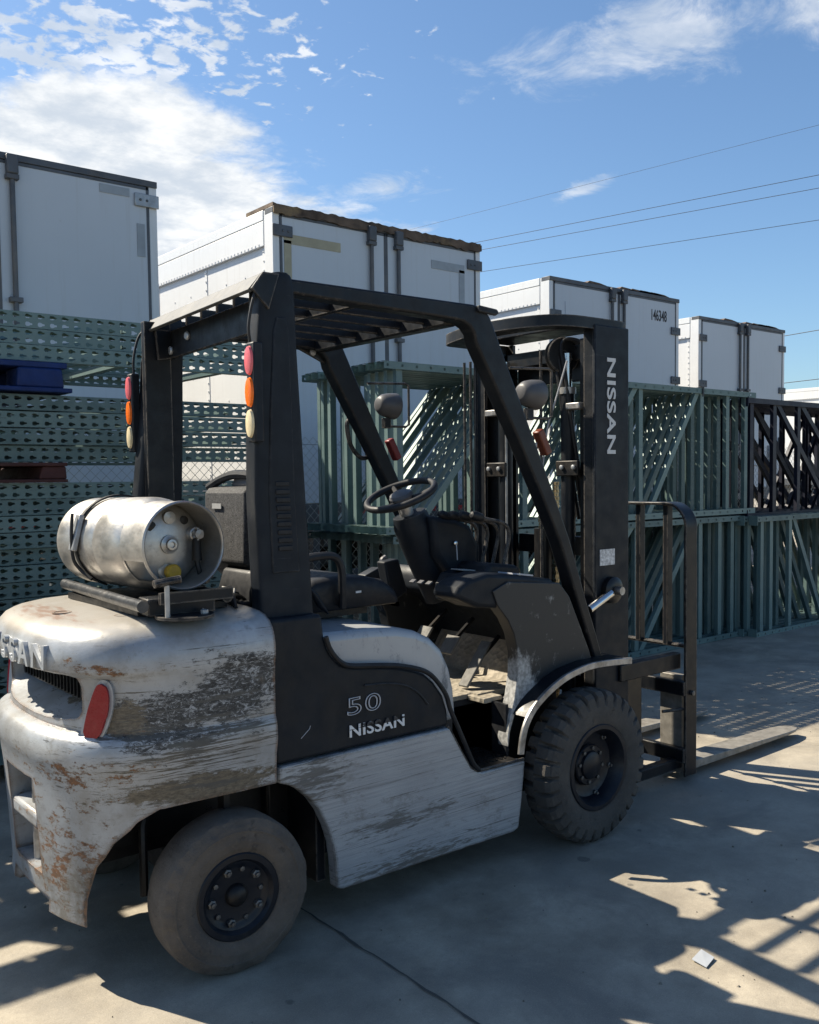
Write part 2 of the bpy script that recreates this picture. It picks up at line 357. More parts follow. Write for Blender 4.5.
        s2 = g.noise(g.coord(scale=(.16,1,17), rot=(0,.0,0), loc=(3,0,5)), 8, 14, .78, .25)
        c = g.mix(g.ramp(s2, .565, .60, 0, .92), c, (.045,.047,.050))
        ed = g.m('MAXIMUM', g.ball(fl(1.64,2.55,.52), 1.0, (1/.30,1,1/.15)), g.ball(fl(2.1,2.55,.14), 1.0, (1/.6,1,1/.09)))
        ed = g.m('MAXIMUM', ed, g.ball(fl(2.0,2.55,.30), 1.0, (1/.45,1,1/.07)))
        en = g.noise(g.coord(scale=(.5,1,4), rot=(0,-.03,0), loc=(0,4,0)), 16, 14, .80, .3)
        em = g.ramp(g.m('ADD', g.m('MULTIPLY', ed, .22), en), .62, .68)
        c = g.mix(g.m('MULTIPLY', em, .85), c, g.mix(g.ramp(s1, .4, .6), (.055,.05,.045), (.13,.115,.095)))
        li = g.noise(g.coord(scale=(.2,1,26), rot=(0,-.03,0), loc=(8,0,5)), 8, 12, .76)
        c = g.mix(g.ramp(li, .62, .65, 0, .45), c, (.46,.48,.50))
        e = g.edge(.018, .01, .14); ee = g.noise(g.coord(loc=(3,8,1)), 21, 14, .80)
        e2 = g.m('MULTIPLY', g.ramp(g.m('ADD', g.m('MULTIPLY', e, .24), ee), .58, .63), g.m('MINIMUM', g.m('MULTIPLY', e, 4.0), 1.0))
        c = g.mix(e2, c, (.055,.048,.04))
        bumpn = s2; wear = g.m('MAXIMUM', em, e2)
    else:
        s1 = g.noise(g.coord(scale=(1,1,.5), loc=(2,0,0), rot=(0,.3,0)), 11, 14, .80, .3)
        c = g.mix(g.ramp(s1, .54, .64, 0, .8), base, (.10,.105,.115))
        s2 = g.noise(g.coord(scale=(1,1,.6), loc=(3,0,4)), 5, 8, .6)
        c = g.mix(g.ramp(s2, .55, .7, 0, .5), c, (.46,.45,.42))
        bumpn = s1; wear = g.ramp(s1, .56, .68)
    g.link(c, b.inputs['Base Color'])
    g.link(g.m('ADD', g.m('MULTIPLY', wear, .35), .33), b.inputs['Roughness'])
    g.link(g.ramp(wear, 0, 1, .12, .0), b.inputs['Metallic'])
    g.bump(b, bumpn, .45, .003)
    return mt
for k in ('counterweight', 'skirt', 'hood'): M['silver_'+k] = mat_silver(k)

def mat_tyre(name, col, dust, amt):
    mt, t, b = newmat(name); g = G(t)
    co = g.coord()
    n = g.noise(co, 9, 10, .65); c = g.mix(g.ramp(n, .3, .7), col, tuple(x*1.7 for x in col))
    c = g.mix(g.ramp(g.noise(g.coord(loc=(1,2,3)), 5, 12, .7), .38, .68, 0.15, amt), c, dust)
    sp = g.noise(g.coord(loc=(4,2,3)), 70, 6, .7); c = g.mix(g.ramp(sp, .6, .75, 0, .5), c, tuple(x*1.6 for x in dust))
    g.link(c, b.inputs['Base Color']); b.inputs['Roughness'].default_value = .85
    cut = g.ramp(g.noise(g.coord(loc=(7,7,7), scale=(1,.5,1)), 24, 10, .75), .60, .66); g.bump(b, g.m('SUBTRACT', g.m('ADD', g.noise(co, 40, 8, .7), g.m('MULTIPLY', g.noise(co, 160, 4, .7), .5)), g.m('MULTIPLY', cut, 1.2)), .7, .006)
    return mt
M['tyre_rear'] = mat_tyre('tyre_rear', (.040,.034,.030), (.135,.113,.092), .9)
M['tyre_front'] = mat_tyre('tyre_front', (.022,.021,.020), (.105,.093,.080), .75)

def mat_tank():
    mt, t, b = newmat('tank_aluminium'); g = G(t)
    co = g.coord(); n = g.noise(g.coord(scale=(1,.4,1)), 22, 10, .7)
    c = g.mix(g.ramp(n, .3, .7), (.36,.35,.33), (.52,.50,.47))
    d = g.noise(g.coord(loc=(3,1,2), scale=(1,.5,1)), 14, 12, .75); c = g.mix(g.ramp(d, .56, .70, 0, .8), c, (.23,.20,.17))
    e = g.noise(g.coord(loc=(8,1,2)), 34, 10, .7); c = g.mix(g.ramp(e, .64, .70, 0, .8), c, (.10,.085,.07))
    g.link(c, b.inputs['Base Color']); b.inputs['Metallic'].default_value = .8
    g.link(g.ramp(d, .4, .7, .34, .6), b.inputs['Roughness']); g.bump(b, e, .35, .003)
    return mt
M['tank'] = mat_tank()
def mat_floor():
    mt, t, b = newmat('floor_mat'); g = G(t)
    vo = N(t, 'ShaderNodeTexVoronoi'); vo.inputs['Scale'].default_value = 38; g.link(g.coord(), vo.inputs['Vector'])
    c = g.mix(g.ramp(g.noise(g.coord(), 8, 8), .35, .7), (.20,.175,.135), (.34,.30,.24))
    g.link(c, b.inputs['Base Color']); b.inputs['Roughness'].default_value = .85; g.bump(b, vo.outputs['Distance'], .8, .008)
    return mt
M['floor_mat'] = mat_floor()
def mat_scuffed_sunlit():
    mt, t, b = newmat('scuffed_sunlit_black'); g = G(t)
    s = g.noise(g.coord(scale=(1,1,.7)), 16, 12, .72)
    z = g.ball(fl(2.65,2.63,.57), 1.0, (1/.17,1/.2,1/.27))  # scuffed patch, its colour raised to stand in for sun on it
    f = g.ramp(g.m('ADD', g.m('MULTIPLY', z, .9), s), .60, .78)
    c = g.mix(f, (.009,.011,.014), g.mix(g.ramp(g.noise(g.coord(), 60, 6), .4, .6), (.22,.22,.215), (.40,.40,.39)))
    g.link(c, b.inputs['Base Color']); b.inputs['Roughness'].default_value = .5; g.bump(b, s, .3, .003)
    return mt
M['scuffed_sunlit_black'] = mat_scuffed_sunlit()
def mat_worn_decal():
    mt, t, b = newmat('worn_decal'); g = G(t)
    # scraped away along one slanting streak
    n = g.noise(g.coord(scale=(.7,1,7), rot=(0,-.16,0), loc=(.3,0,.13)), 9, 6, .6)
    z = g.ball(fl(1.93,2.55,.666), 1.0, (1/.12,1,1/.012))
    f = g.ramp(g.m('ADD', g.m('MULTIPLY', z, .45), n), .60, .64)
    c = g.mix(f, (.62,.63,.64), (.020,.024,.032)); g.link(c, b.inputs['Base Color']); b.inputs['Roughness'].default_value = .5
    return mt
M['worn_decal'] = mat_worn_decal()

# ---------------------------------------------------------------- mesh helpers
class MB:
    """collects shapes in world metres; build() links them as ONE mesh object"""
    def __init__(s): s.v = []; s.f = []
    def add(s, vs, fs):
        o = len(s.v); s.v += [tuple(v) for v in vs]; s.f += [tuple(i+o for i in f) for f in fs]; return s
    def box(s, x0, x1, y0, y1, z0, z1):
        vs = [(x,y,z) for z in (z0,z1) for y in (y0,y1) for x in (x0,x1)]
        return s.add(vs, [(0,2,3,1),(4,5,7,6),(0,1,5,4),(2,6,7,3),(0,4,6,2),(1,3,7,5)])
    def obox(s, c, ax, ay, az, hx, hy, hz):
        c = Vector(c); ax, ay, az = Vector(ax).normalized(), Vector(ay).normalized(), Vector(az).normalized()
        vs = [c+ax*(hx*i)+ay*(hy*j)+az*(hz*k) for k in (-1,1) for j in (-1,1) for i in (-1,1)]
        return s.add(vs, [(0,2,3,1),(4,5,7,6),(0,1,5,4),(2,6,7,3),(0,4,6,2),(1,3,7,5)])
    def prism(s, pts, a0, a1, axis='y'):
        """polygon pts extruded along an axis; for y: pts=(x,z); x: pts=(y,z); z: pts=(x,y)"""
        n = len(pts)
        mk = {'y': lambda p, a: (p[0], a, p[1]), 'x': lambda p, a: (a, p[0], p[1]), 'z': lambda p, a: (p[0], p[1], a)}[axis]
        vs = [mk(p, a0) for p in pts] + [mk(p, a1) for p in pts]
        fs = [tuple(range(n)), tuple(range(2*n-1, n-1, -1))]
        for i in range(n): j = (i+1) % n; fs.append((i, i+n, j+n, j))
        return s.add(vs, fs)
    def tube(s, path, r, seg=10, cap=True, closed=False):
        P = [Vector(p) for p in path]; n = len(P); rr = r if isinstance(r, (list, tuple)) else [r]*n
        T = []
        for i in range(n):
            if closed: d = P[(i+1) % n]-P[i-1]
            else: d = P[min(i+1, n-1)]-P[max(i-1, 0)]
            T.append(d.normalized())
        up = Vector((0,0,1)) if abs(T[0].z) < .9 else Vector((1,0,0))
        a = T[0].cross(up).normalized(); vs = []; fs = []
        for i in range(n):
            a = (a - T[i]*a.dot(T[i]));
            a = a.normalized() if a.length > 1e-6 else T[i].orthogonal().normalized()
            b = T[i].cross(a)
            for k in range(seg):
                t = 2*math.pi*k/seg; vs.append(P[i]+(a*math.cos(t)+b*math.sin(t))*rr[i])
        for i in range(n if closed else n-1):
            i2 = (i+1) % n
            for k in range(seg):
                k2 = (k+1) % seg; fs.append((i*seg+k, i*seg+k2, i2*seg+k2, i2*seg+k))
        if cap and not closed: fs.append(tuple(range(seg-1, -1, -1))); fs.append(tuple((n-1)*seg+k for k in range(seg)))
        return s.add(vs, fs)
    def lathe(s, c, axis, prof, seg=48, cap=True):
        """prof: (distance along axis, radius)"""
        c = Vector(c); ax = Vector(axis).normalized(); a = ax.orthogonal().normalized(); b = ax.cross(a); vs = []; fs = []
        for h, r in prof:
            for k in range(seg):
                t = 2*math.pi*k/seg; vs.append(c+ax*h+(a*math.cos(t)+b*math.sin(t))*r)
        for i in range(len(prof)-1):
            for k in range(seg):
                k2 = (k+1) % seg; fs.append((i*seg+k, i*seg+k2, (i+1)*seg+k2, (i+1)*seg+k))
        if cap:
            if prof[0][1] > 1e-4: fs.append(tuple(range(seg-1, -1, -1)))
            if prof[-1][1] > 1e-4: fs.append(tuple((len(prof)-1)*seg+k for k in range(seg)))
        return s.add(vs, fs)
    def loft(s, rings, cap=True):
        n = len(rings[0]); vs = [p for r in rings for p in r]; fs = []
        for i in range(len(rings)-1):
            for k in range(n): k2 = (k+1) % n; fs.append((i*n+k, i*n+k2, (i+1)*n+k2, (i+1)*n+k))
        if cap: fs.append(tuple(range(n-1, -1, -1))); fs.append(tuple((len(rings)-1)*n+k for k in range(n)))
        return s.add(vs, fs)
    def mesh(s, name, org=(0,0,0), smooth=35, normals=True):
        me = bpy.data.meshes.new(name); o = Vector(org)
        me.from_pydata([tuple(Vector(v)-o) for v in s.v], [], s.f); me.update()
        bm = bmesh.new(); bm.from_mesh(me)
        if normals: bmesh.ops.recalc_face_normals(bm, faces=bm.faces)
        bm.to_mesh(me); bm.free()
        if smooth:
            me.shade_smooth(); me.set_sharp_from_angle(angle=R_(smooth))
        return me
    def build(s, name, mat, parent=None, org=None, bev=0, smooth=35, normals=True, seg=2):
        if org is None: org = world_org(parent) if parent else base_of(s.v)
        o = bpy.data.objects.new(name, s.mesh(name, org, smooth, normals)); C.objects.link(o)
        if parent: o.parent = parent
        else: o.location = org
        if mat: o.data.materials.append(M[mat] if isinstance(mat, str) else mat)
        if bev: add_bevel(o, bev, seg)
        return o
def add_bevel(o, wd, seg=2, ang=40):
    b = o.modifiers.new('bevel', 'BEVEL'); b.width = wd; b.segments = seg; b.limit_method = 'ANGLE'; b.angle_limit = R_(ang); b.harden_normals = False
def base_of(vs):
    xs = [v[0] for v in vs]; ys = [v[1] for v in vs]; zs = [v[2] for v in vs]
    return ((min(xs)+max(xs))/2, (min(ys)+max(ys))/2, min(zs))
def world_org(p):
    o = Vector((0,0,0))
    while p: o = o + p.location; p = p.parent
    return tuple(o)
def tag(o, label=None, cat=None, group=None, kind=None):
    if label: o['label'] = label
    if cat: o['category'] = cat
    if group: o['group'] = group
    if kind: o['kind'] = kind
    return o
def thing(name, label, cat, loc, group=None):
    o = bpy.data.objects.new(name, None); C.objects.link(o); o.location = loc; o.empty_display_size = .2
    return tag(o, label, cat, group)
KIDS = {}
def dup(root, loc, rot=None, label=None, group=None):
    def rec(o, par):
        c = o.copy(); C.objects.link(c)
        if par: c.parent = par
        for ch in [k for k in o.children]: rec(ch, c)
        return c
    r = rec(root, None); r.location = loc
    if rot: r.rotation_euler = rot
    if label: r['label'] = label
    if group: r['group'] = group
    return r
def lettering(text, name, mat, parent, pos, right, up, size, xscale=1.0, bold=.0, extrude=.002, outline=0.0, spacing=1.0, align='LEFT', shear=0):
    cu = bpy.data.curves.new('text', 'FONT'); cu.body = text; cu.size = size; cu.extrude = extrude; cu.offset = bold*size
    cu.space_character = spacing; cu.align_x = align; cu.resolution_u = 6; cu.shear = shear
    if outline: cu.fill_mode = 'NONE'; cu.extrude = 0; cu.bevel_depth = outline; cu.bevel_resolution = 1
    o = bpy.data.objects.new('text', cu); C.objects.link(o)
    bpy.context.view_layer.update()
    me = bpy.data.meshes.new_from_object(o.evaluated_get(bpy.context.evaluated_depsgraph_get()))
    bpy.data.objects.remove(o)
    right = Vector(right).normalized(); up = Vector(up).normalized(); nrm = right.cross(up)
    po = Vector(pos) - Vector(world_org(parent))
    mt = Matrix((right*xscale, up, nrm)).transposed().to_4x4(); mt.translation = po
    me.transform(mt); me.name = name
    ob = bpy.data.objects.new(name, me); C.objects.link(ob); ob.parent = parent
    me.materials.clear(); me.materials.append(M[mat]); return ob
def arc(cx, cz, r, a0, a1, n=10): return [(cx+r*math.cos(R_(a0+(a1-a0)*i/n)), cz+r*math.sin(R_(a0+(a1-a0)*i/n))) for i in range(n+1)]
def bez(p, n=10):
    """smooth curve through points (Catmull-Rom)"""
    P = [Vector(q) for q in p]; P = [P[0]*2-P[1]] + P + [P[-1]*2-P[-2]]; out = []
    for i in range(1, len(P)-2):
        for k in range(n):
            t = k/n; a, b, c, d = P[i-1], P[i], P[i+1], P[i+2]
            out.append(((b*2)+(c-a)*t+(a*2-b*5+c*4-d)*t*t+(b*3-a-c*3+d)*t**3)*.5)
    out.append(P[-2]); return out
def boolean(o, cutter, op='DIFFERENCE'):
    md = o.modifiers.new('cut', 'BOOLEAN'); md.operation = op; md.solver = 'EXACT'; md.object = cutter
    bpy.context.view_layer.update()
    me = bpy.data.meshes.new_from_object(o.evaluated_get(bpy.context.evaluated_depsgraph_get()))
    o.modifiers.clear(); old = o.data; me.name = old.name; o.data = me
    bpy.data.objects.remove(cutter)

# ================================================================ GROUND
mb = MB()
def gsheet():
    n = 60; me = MB(); me.add([(-1500,-1500,0),(1500,-1500,0),(1500,1500,0),(-1500,1500,0)], [(0,1,2,3)]); return me
g_ = gsheet().build('ground', 'concrete', smooth=0, org=(0,0,0)); tag(g_, kind='structure')
def crack(path, wd, name='ground_crack'):
    mb = MB(); vs = []; fs = []
    for i, (x, y) in enumerate(path):
        d = Vector((path[min(i+1,len(path)-1)][0]-path[max(i-1,0)][0], path[min(i+1,len(path)-1)][1]-path[max(i-1,0)][1])).normalized()
        h = wd*random.uniform(.5, 1.2)*.5; vs += [(x-d.y*h, y+d.x*h, .004), (x+d.y*h, y-d.x*h, .004)]
        if i: fs.append((2*i-2, 2*i-1, 2*i+1, 2*i))
    mb.add(vs, fs); o = mb.build(name, 'crack', org=(0,0,0), smooth=0); tag(o, kind='structure')
def line(x0, y0, x1, y1, n, j):
    return [(x0+(x1-x0)*i/n+random.uniform(-j, j), y0+(y1-y0)*i/n+random.uniform(-j, j)) for i in range(n+1)]
crack(line(1.715, 3.6, 1.69, -3.0, 150, .004), .009)
crack(line(1.7, .55, 7.5, .60, 120, .004), .012)

# ================================================================ FORKLIFT
fk = thing('forklift', 'worn silver and black forklift with scraped counterweight, parked in front of the rack frames', 'forklift', (FX, FY, 0))
def mir(y): return 2*FY-y

# ---- counterweight
def cw_outline(z, ins):
    half = [(.850,3.05),(.851,2.97),(.858,2.88),(.878,2.78),(.912,2.69),(.960,2.62),(1.02,2.568),(1.12,2.535),(1.25,2.522),(1.38,2.518),(1.50,2.518)]
    cx, cy = 1.50, 3.05; out = []
    for x, y in half:
        # inset towards the inside
        kx = (cx-.850-ins)/(cx-.850); ky = (cy-2.518-ins)/(cy-2.518)
        out.append((cx+(x-cx)*kx, cy+(y-cy)*ky, z))
    half2 = [(p[0], mir(p[1]), z) for p in reversed(out[1:])]
    return out[::1][::-1] + half2[::-1]    # near front -> rear -> far front
def ring(z, ins, dx=0):
    r = cw_outline(z, ins)
    return [(x+dx*(1-(x-.8)/.7), y, z) for x, y, z in r]
prof = [(.180,.030,.026),(.192,.018,.022),(.235,.018,.026),(.40,.016,.018),(.56,.014,.008),(.64,.010,.004),(.670,.004,.0),(.69,0,0),(.712,0,0),(.738,.002,.002),(.752,.006,.006),(.762,.010,.016),(.768,.012,.034),(.772,.012,.045),(.80,.012,.048),(.90,.010,.048),(.930,.008,.044),(.942,.006,.02),(.950,.004,.004),(.958,.003,.0),(.99,.003,.0),(1.015,.008,0),(1.04,.019,0),(1.06,.036,0),(1.075,.062,0),(1.085,.10,0),(1.091,.17,0),(1.094,.30,0)]
mb = MB(); mb.loft([ring(z, i, d_) for z, i, d_ in prof])
cw = mb.build('counterweight', 'silver_counterweight', fk, smooth=30)
# wheel arches right through the sides
for sgn in (0, 1):
    y0, y1 = (2.3, 2.86) if sgn == 0 else (mir(2.86), mir(2.3))
    k = MB().prism([(1.7,.545),(1.24,.548),(1.12,.545),(1.06,.515),(1.005,.455),(.97,.38),(.952,.28),(.945,.1),(1.7,.1)], y0, y1)
    boolean(cw, k.build('cutter', None, org=(0,0,0), smooth=0))
# rear air outlet: deep slot between the two tail lamps, with a sloping lower shelf
mk = MB()
def slot_ring(x, s): 
    y0, y1, z0, z1 = 2.705+s, mir(2.705+s), .787-s*.2, .940-s*.4
    if x > .95: z0 += .050
    r = .035; P = []
    for cx, cz, a in ((y0+r, z0+r, 180), (y1-r, z0+r, 270), (y1-r, z1-r, 0), (y0+r, z1-r, 90)):
        for i in range(5): t = R_(a+90*i/4); P.append((x, cx+r*math.cos(t), cz+r*math.sin(t)))
    return P
mk.loft([slot_ring(.70, -.0), slot_ring(.90, .0), slot_ring(1.02, .008)])
boolean(cw, mk.build('cutter', None, org=(0,0,0), smooth=0))
# tow pin slot low in the middle
mk = MB().box(.7, .98, 2.92, 3.18, .30, .60); boolean(cw, mk.build('cutter', None, org=(0,0,0), smooth=0))
mk = MB().box(.7, .93, 2.88, 3.22, .1, .235); boolean(cw, mk.build('cutter', None, org=(0,0,0), smooth=0))
mk = MB().box(.955, 1.75, 2.80, 3.30, .10, .34); boolean(cw, mk.build('cutter', None, org=(0,0,0), smooth=0))
cw.data.materials.clear(); cw.data.materials.append(M['silver_counterweight'])
cw.data.shade_smooth(); cw.data.set_sharp_from_angle(angle=R_(32)); add_bevel(cw, .006, 2, 50)
# black outlet grille at the back of the slot
mb = MB().box(.998, 1.018, 2.705, 3.395, .838, .940)
for i in range(22): mb.box(.990, .997, 2.715+.030*i, 2.720+.030*i, .845, .938)
mb.build('outlet_grille', 'grease_black', fk)
# tow pin ledge and pin
mb = MB().prism([(.885,.43),(.985,.43),(.985,.49),(.885,.48)], 2.925, 3.175); tl = mb.build('tow_ledge', 'silver_counterweight', fk, bev=.012)
MB().tube([(.925,3.05,.25),(.925,3.05,.64)], .015, 12).build('tow_pin', 'worn_steel', fk)
# tail lamp on each rear corner: red lens in a slanted silver bezel
def corner_strip(ylist_top, ylist_bot, z0, z1, off, mirror=False, n=8, m=8, shape=None):
    """a patch that follows the counterweight's rounded corner"""
    half = []
    for x, y in [(.858,2.88),(.878,2.78),(.912,2.69),(.960,2.62),(1.02,2.568),(1.12,2.535),(1.25,2.522)]:
        xr = 1.5-(1.5-x)*(1.5-.850-.011)/(1.5-.850); xr += .048*(1-(xr-.8)/.7); yr = 3.05-(3.05-y)*(3.05-2.518-.011)/(3.05-2.518)
        half.append((xr+(x-xr)*.10, yr+(y-yr)*.10))
    L = [0]
    for a, b in zip(half, half[1:]): L.append(L[-1]+math.hypot(b[0]-a[0], b[1]-a[1]))
    def at(s):
        s = max(0, min(L[-1]-1e-6, s))
        for i in range(len(L)-1):
            if s <= L[i+1]:
                t = (s-L[i])/(L[i+1]-L[i]); a, b = half[i], half[i+1]
                x = a[0]+(b[0]-a[0])*t; y = a[1]+(b[1]-a[1])*t; d = Vector((b[0]-a[0], b[1]-a[1])).normalized()
                return x, y, d
    V0 = []; V1 = []
    for (s, z) in shape:
        x, y, d = at(s); nx, ny = d.y, -d.x
        if nx > 0: nx, ny = -nx, -ny
        V0.append((x-nx*off, y-ny*off, z)); V1.append((x-nx*.05, y-ny*.05, z))
    if mirror: V0 = [(x, mir(y), z) for x, y, z in V0]; V1 = [(x, mir(y), z) for x, y, z in V1]
    return V0, V1
def lamp_shape(grow):
    # slanted, rounded: narrow leaning shape in (arc length, height)
    pts = [(.165,.785),(.172,.768),(.192,.762),(.212,.785),(.226,.83),(.232,.875),(.228,.910),(.216,.922),(.204,.914),(.190,.88),(.176,.835)]
    cx = sum(p[0] for p in pts)/len(pts); cz = sum(p[1] for p in pts)/len(pts)
    P = [Vector((cx+(p[0]-cx)*(1+grow*2.2), cz+(p[1]-cz)*(1+grow), 0)) for p in pts]
    P = [Vector((.252+(p.x-.205)*1.25, .838+(p.y-.842)*1.04, 0)) for p in P]
    P = bez(P+[P[0]], 4)[:-1]
    return [(p.x, p.y) for p in P]
for mr in (False, True):
    for nm, grow, off, mat in (('lamp_bezel', .14, -.008, 'silver_hood'), ('tail_lamp', 0, -.016, 'red_lens')):
        V0, V1 = corner_strip(0, 0, 0, 0, off, mr, shape=lamp_shape(grow)); n = len(V0)
        c0 = tuple(sum(p[i] for p in V0)/n + ((0, 0, 0)[i]) for i in range(3))
        mb = MB(); mb.add(V0+V1+[c0], [(i, (i+1) % n, n+(i+1) % n, n+i) for i in range(n)]+[(2*n, i, (i+1) % n) for i in range(n)])
        mb.build(nm, mat, fk, smooth=45)
# raised maker's letters across the rear band
def band_xy(y):
    half = [(.850,3.05),(.851,2.97),(.858,2.88),(.878,2.78),(.912,2.69)]; yy = y if y < 3.05 else mir(y)
    for p, q in zip(half, half[1:]):
        if q[1] <= yy <= p[1]:
            t = (yy-p[1])/(q[1]-p[1]); sl = (q[0]-p[0])/(q[1]-p[1]); return p[0]+(q[0]-p[0])*t, (sl if y < 3.05 else -sl)
    return .84, 0
for i_, ch in enumerate('NISSAN'):
    yc = 3.247-i_*.0865; x_, sl_ = band_xy(yc)
    lettering(ch, 'raised_letter', 'silver_hood', fk, (x_+.004, yc, .956), (-sl_,-1,0), (.04,0,1), .098, 1.12, .014, .010, align='CENTER')
# lifting-hole discs on the lid
for x, y in ((1.0, 2.98), (1.12, 2.78)):
    MB().lathe((x, y, 1.088), (0,0,1), [(0,.030),(.004,.030),(.004,.024),(.0025,.024)], 28, cap=True).build('cover_disc', 'silver_counterweight', fk)

for ya_, yb_ in ((2.845, 2.858), (mir(2.858), mir(2.845))):
    MB().prism([(1.7,.542),(1.24,.545),(1.12,.542),(1.062,.512),(1.007,.453),(.973,.38),(.955,.28),(.952,.345),(1.7,.345)], ya_, yb_).build('wheel_well_liner', 'grease_black', fk)
# ---- side panels, both sides
for sgn in (0, 1):
    f = (lambda a, b: (a, b)) if sgn == 0 else (lambda a, b: (mir(b), mir(a)))
    skirt = [(1.519,.588),(1.519,.535)] + [(1.560,.520),(1.600,.493),(1.640,.455),(1.675,.405),(1.703,.345),(1.722,.285),(1.732,.20),(1.736,.13)] + \
            [(1.76,.122),(2.57,.115),(2.598,.125),(2.615,.22),(2.636,.387),(2.45,.388),(2.405,.388),(2.375,.397),(2.350,.420),(2.244,.587)]
    a, b = f(2.548, 2.60)
    sk = MB().prism(skirt, a, b).build('side_skirt', 'silver_skirt', fk, bev=.008, seg=3)
    # a pressed lip round the wheel cut-out
    # black upper panel that flows into the post
    pn = [(1.512,.594),(2.238,.594),(2.236,.651),(2.215,.710),(2.172,.765),(2.13,.800),(2.078,.822),(2.0,.843),(1.912,.857),(1.84,.865),(1.797,.872),(1.762,.888),(1.736,.914),(1.716,.945),(1.703,.985),(1.694,1.06),(1.497,1.06),(1.500,.8)]
    a, b = f(2.552, 2.66); MB().prism(pn, a, b).build('side_panel', 'black_plastic', fk, bev=.012, seg=3)
    pn2 = [(1.60,.62),(2.12,.655),(2.17,.665),(2.155,.70),(2.10,.745),(2.03,.775),(1.95,.79),(1.85,.79),(1.80,.786)]
    # rubber moulding along the top of the panel
    tp = [(1.703,.985),(1.716,.948),(1.738,.916),(1.765,.891),(1.80,.876),(1.912,.862),(2.0,.849),(2.078,.829),(2.135,.806),(2.178,.770),(2.222,.712),(2.244,.651),(2.29,.56),(2.35,.44),(2.385,.400)]
    yy = 2.545 if sgn == 0 else mir(2.545)
    MB().tube(bez([(x, yy, z) for x, z in tp], 4), .009, 8).build('seal_strip', 'seat', fk)
    # moulded ridge inside the panel
    MB().tube(bez([(x, yy+(.004 if sgn == 0 else -.004), z) for x, z in ((1.86,.800),(1.96,.792),(2.04,.772),(2.10,.735),(2.14,.69))], 5), .0035, 6).build('panel_ridge', 'black_plastic', fk)
lettering('50', 'number_lettering', 'grey_outline', fk, (1.782, 2.549, .708), (1,0,.02), (0,0,1), .082, 1.72, 0, .001, outline=.0017, spacing=1.1)
lettering('NISSAN', 'name_lettering', 'worn_decal', fk, (1.790, 2.5475, .634), (1,0,.0), (0,0,1), .0565, 1.22, .018, .0015, spacing=1.05)
# scrape on panel
MB().tube([(1.605,2.5515,.664),(1.625,2.5515,.680),(1.638,2.5515,.69),(1.642,2.5515,.70)], .0012, 5).build('scratch', 'grey_outline', fk)

# ---- hood under the seat
hood = [(1.52,.60),(1.52,.985),(1.70,.990),(1.90,.985),(2.02,.975),(2.11,.955),(2.18,.922),(2.235,.872),(2.272,.80),(2.292,.72),(2.300,.63),(2.300,.60)]
MB().prism(hood, 2.572, mir(2.572)).build('hood', 'silver_hood', fk, bev=.028, seg=4)
MB().box(1.5, 1.56, 2.60, 3.50, .6, 1.05).build('hood_rear', 'black_plastic', fk, bev=.01)

# ---- overhead guard
def mirg(y): return 6.29-y
def shx(y): return .085*(y-2.63)/1.03
def post_profile(sgn):
    # tapered plastic-covered rear post; rings along height (x0, x1, y0, y1, z)
    L = [(1.050,1.498,1.698),(1.075,1.500,1.697),(1.25,1.500,1.695),(1.44,1.500,1.692),(1.70,1.508,1.682),(1.93,1.520,1.670),(2.06,1.533,1.666),(2.11,1.541,1.665),(2.140,1.553,1.661),(2.158,1.570,1.652),(2.165,1.595,1.640)]
    rings = []
    for z, x0, x1 in L:
        yo = 2.598 + (.030 if z > 1.5 else .030*(z-1.05)/.45) ; yi = yo+.075
        r = .016; P = []
        for cx, cy, a in ((x0+r, yo+r, 180), (x1-r, yo+r, 270), (x1-r, yi-r, 0), (x0+r, yi-r, 90)):
            for i in range(4): t = R_(a+90*i/3); P.append((cx+r*math.cos(t), cy+r*math.sin(t), z))
        if sgn: P = [(x+.02+max(0, (z-1.43))*.075, mirg(y), z) for x, y, z in P]
        rings.append(P)
    return rings
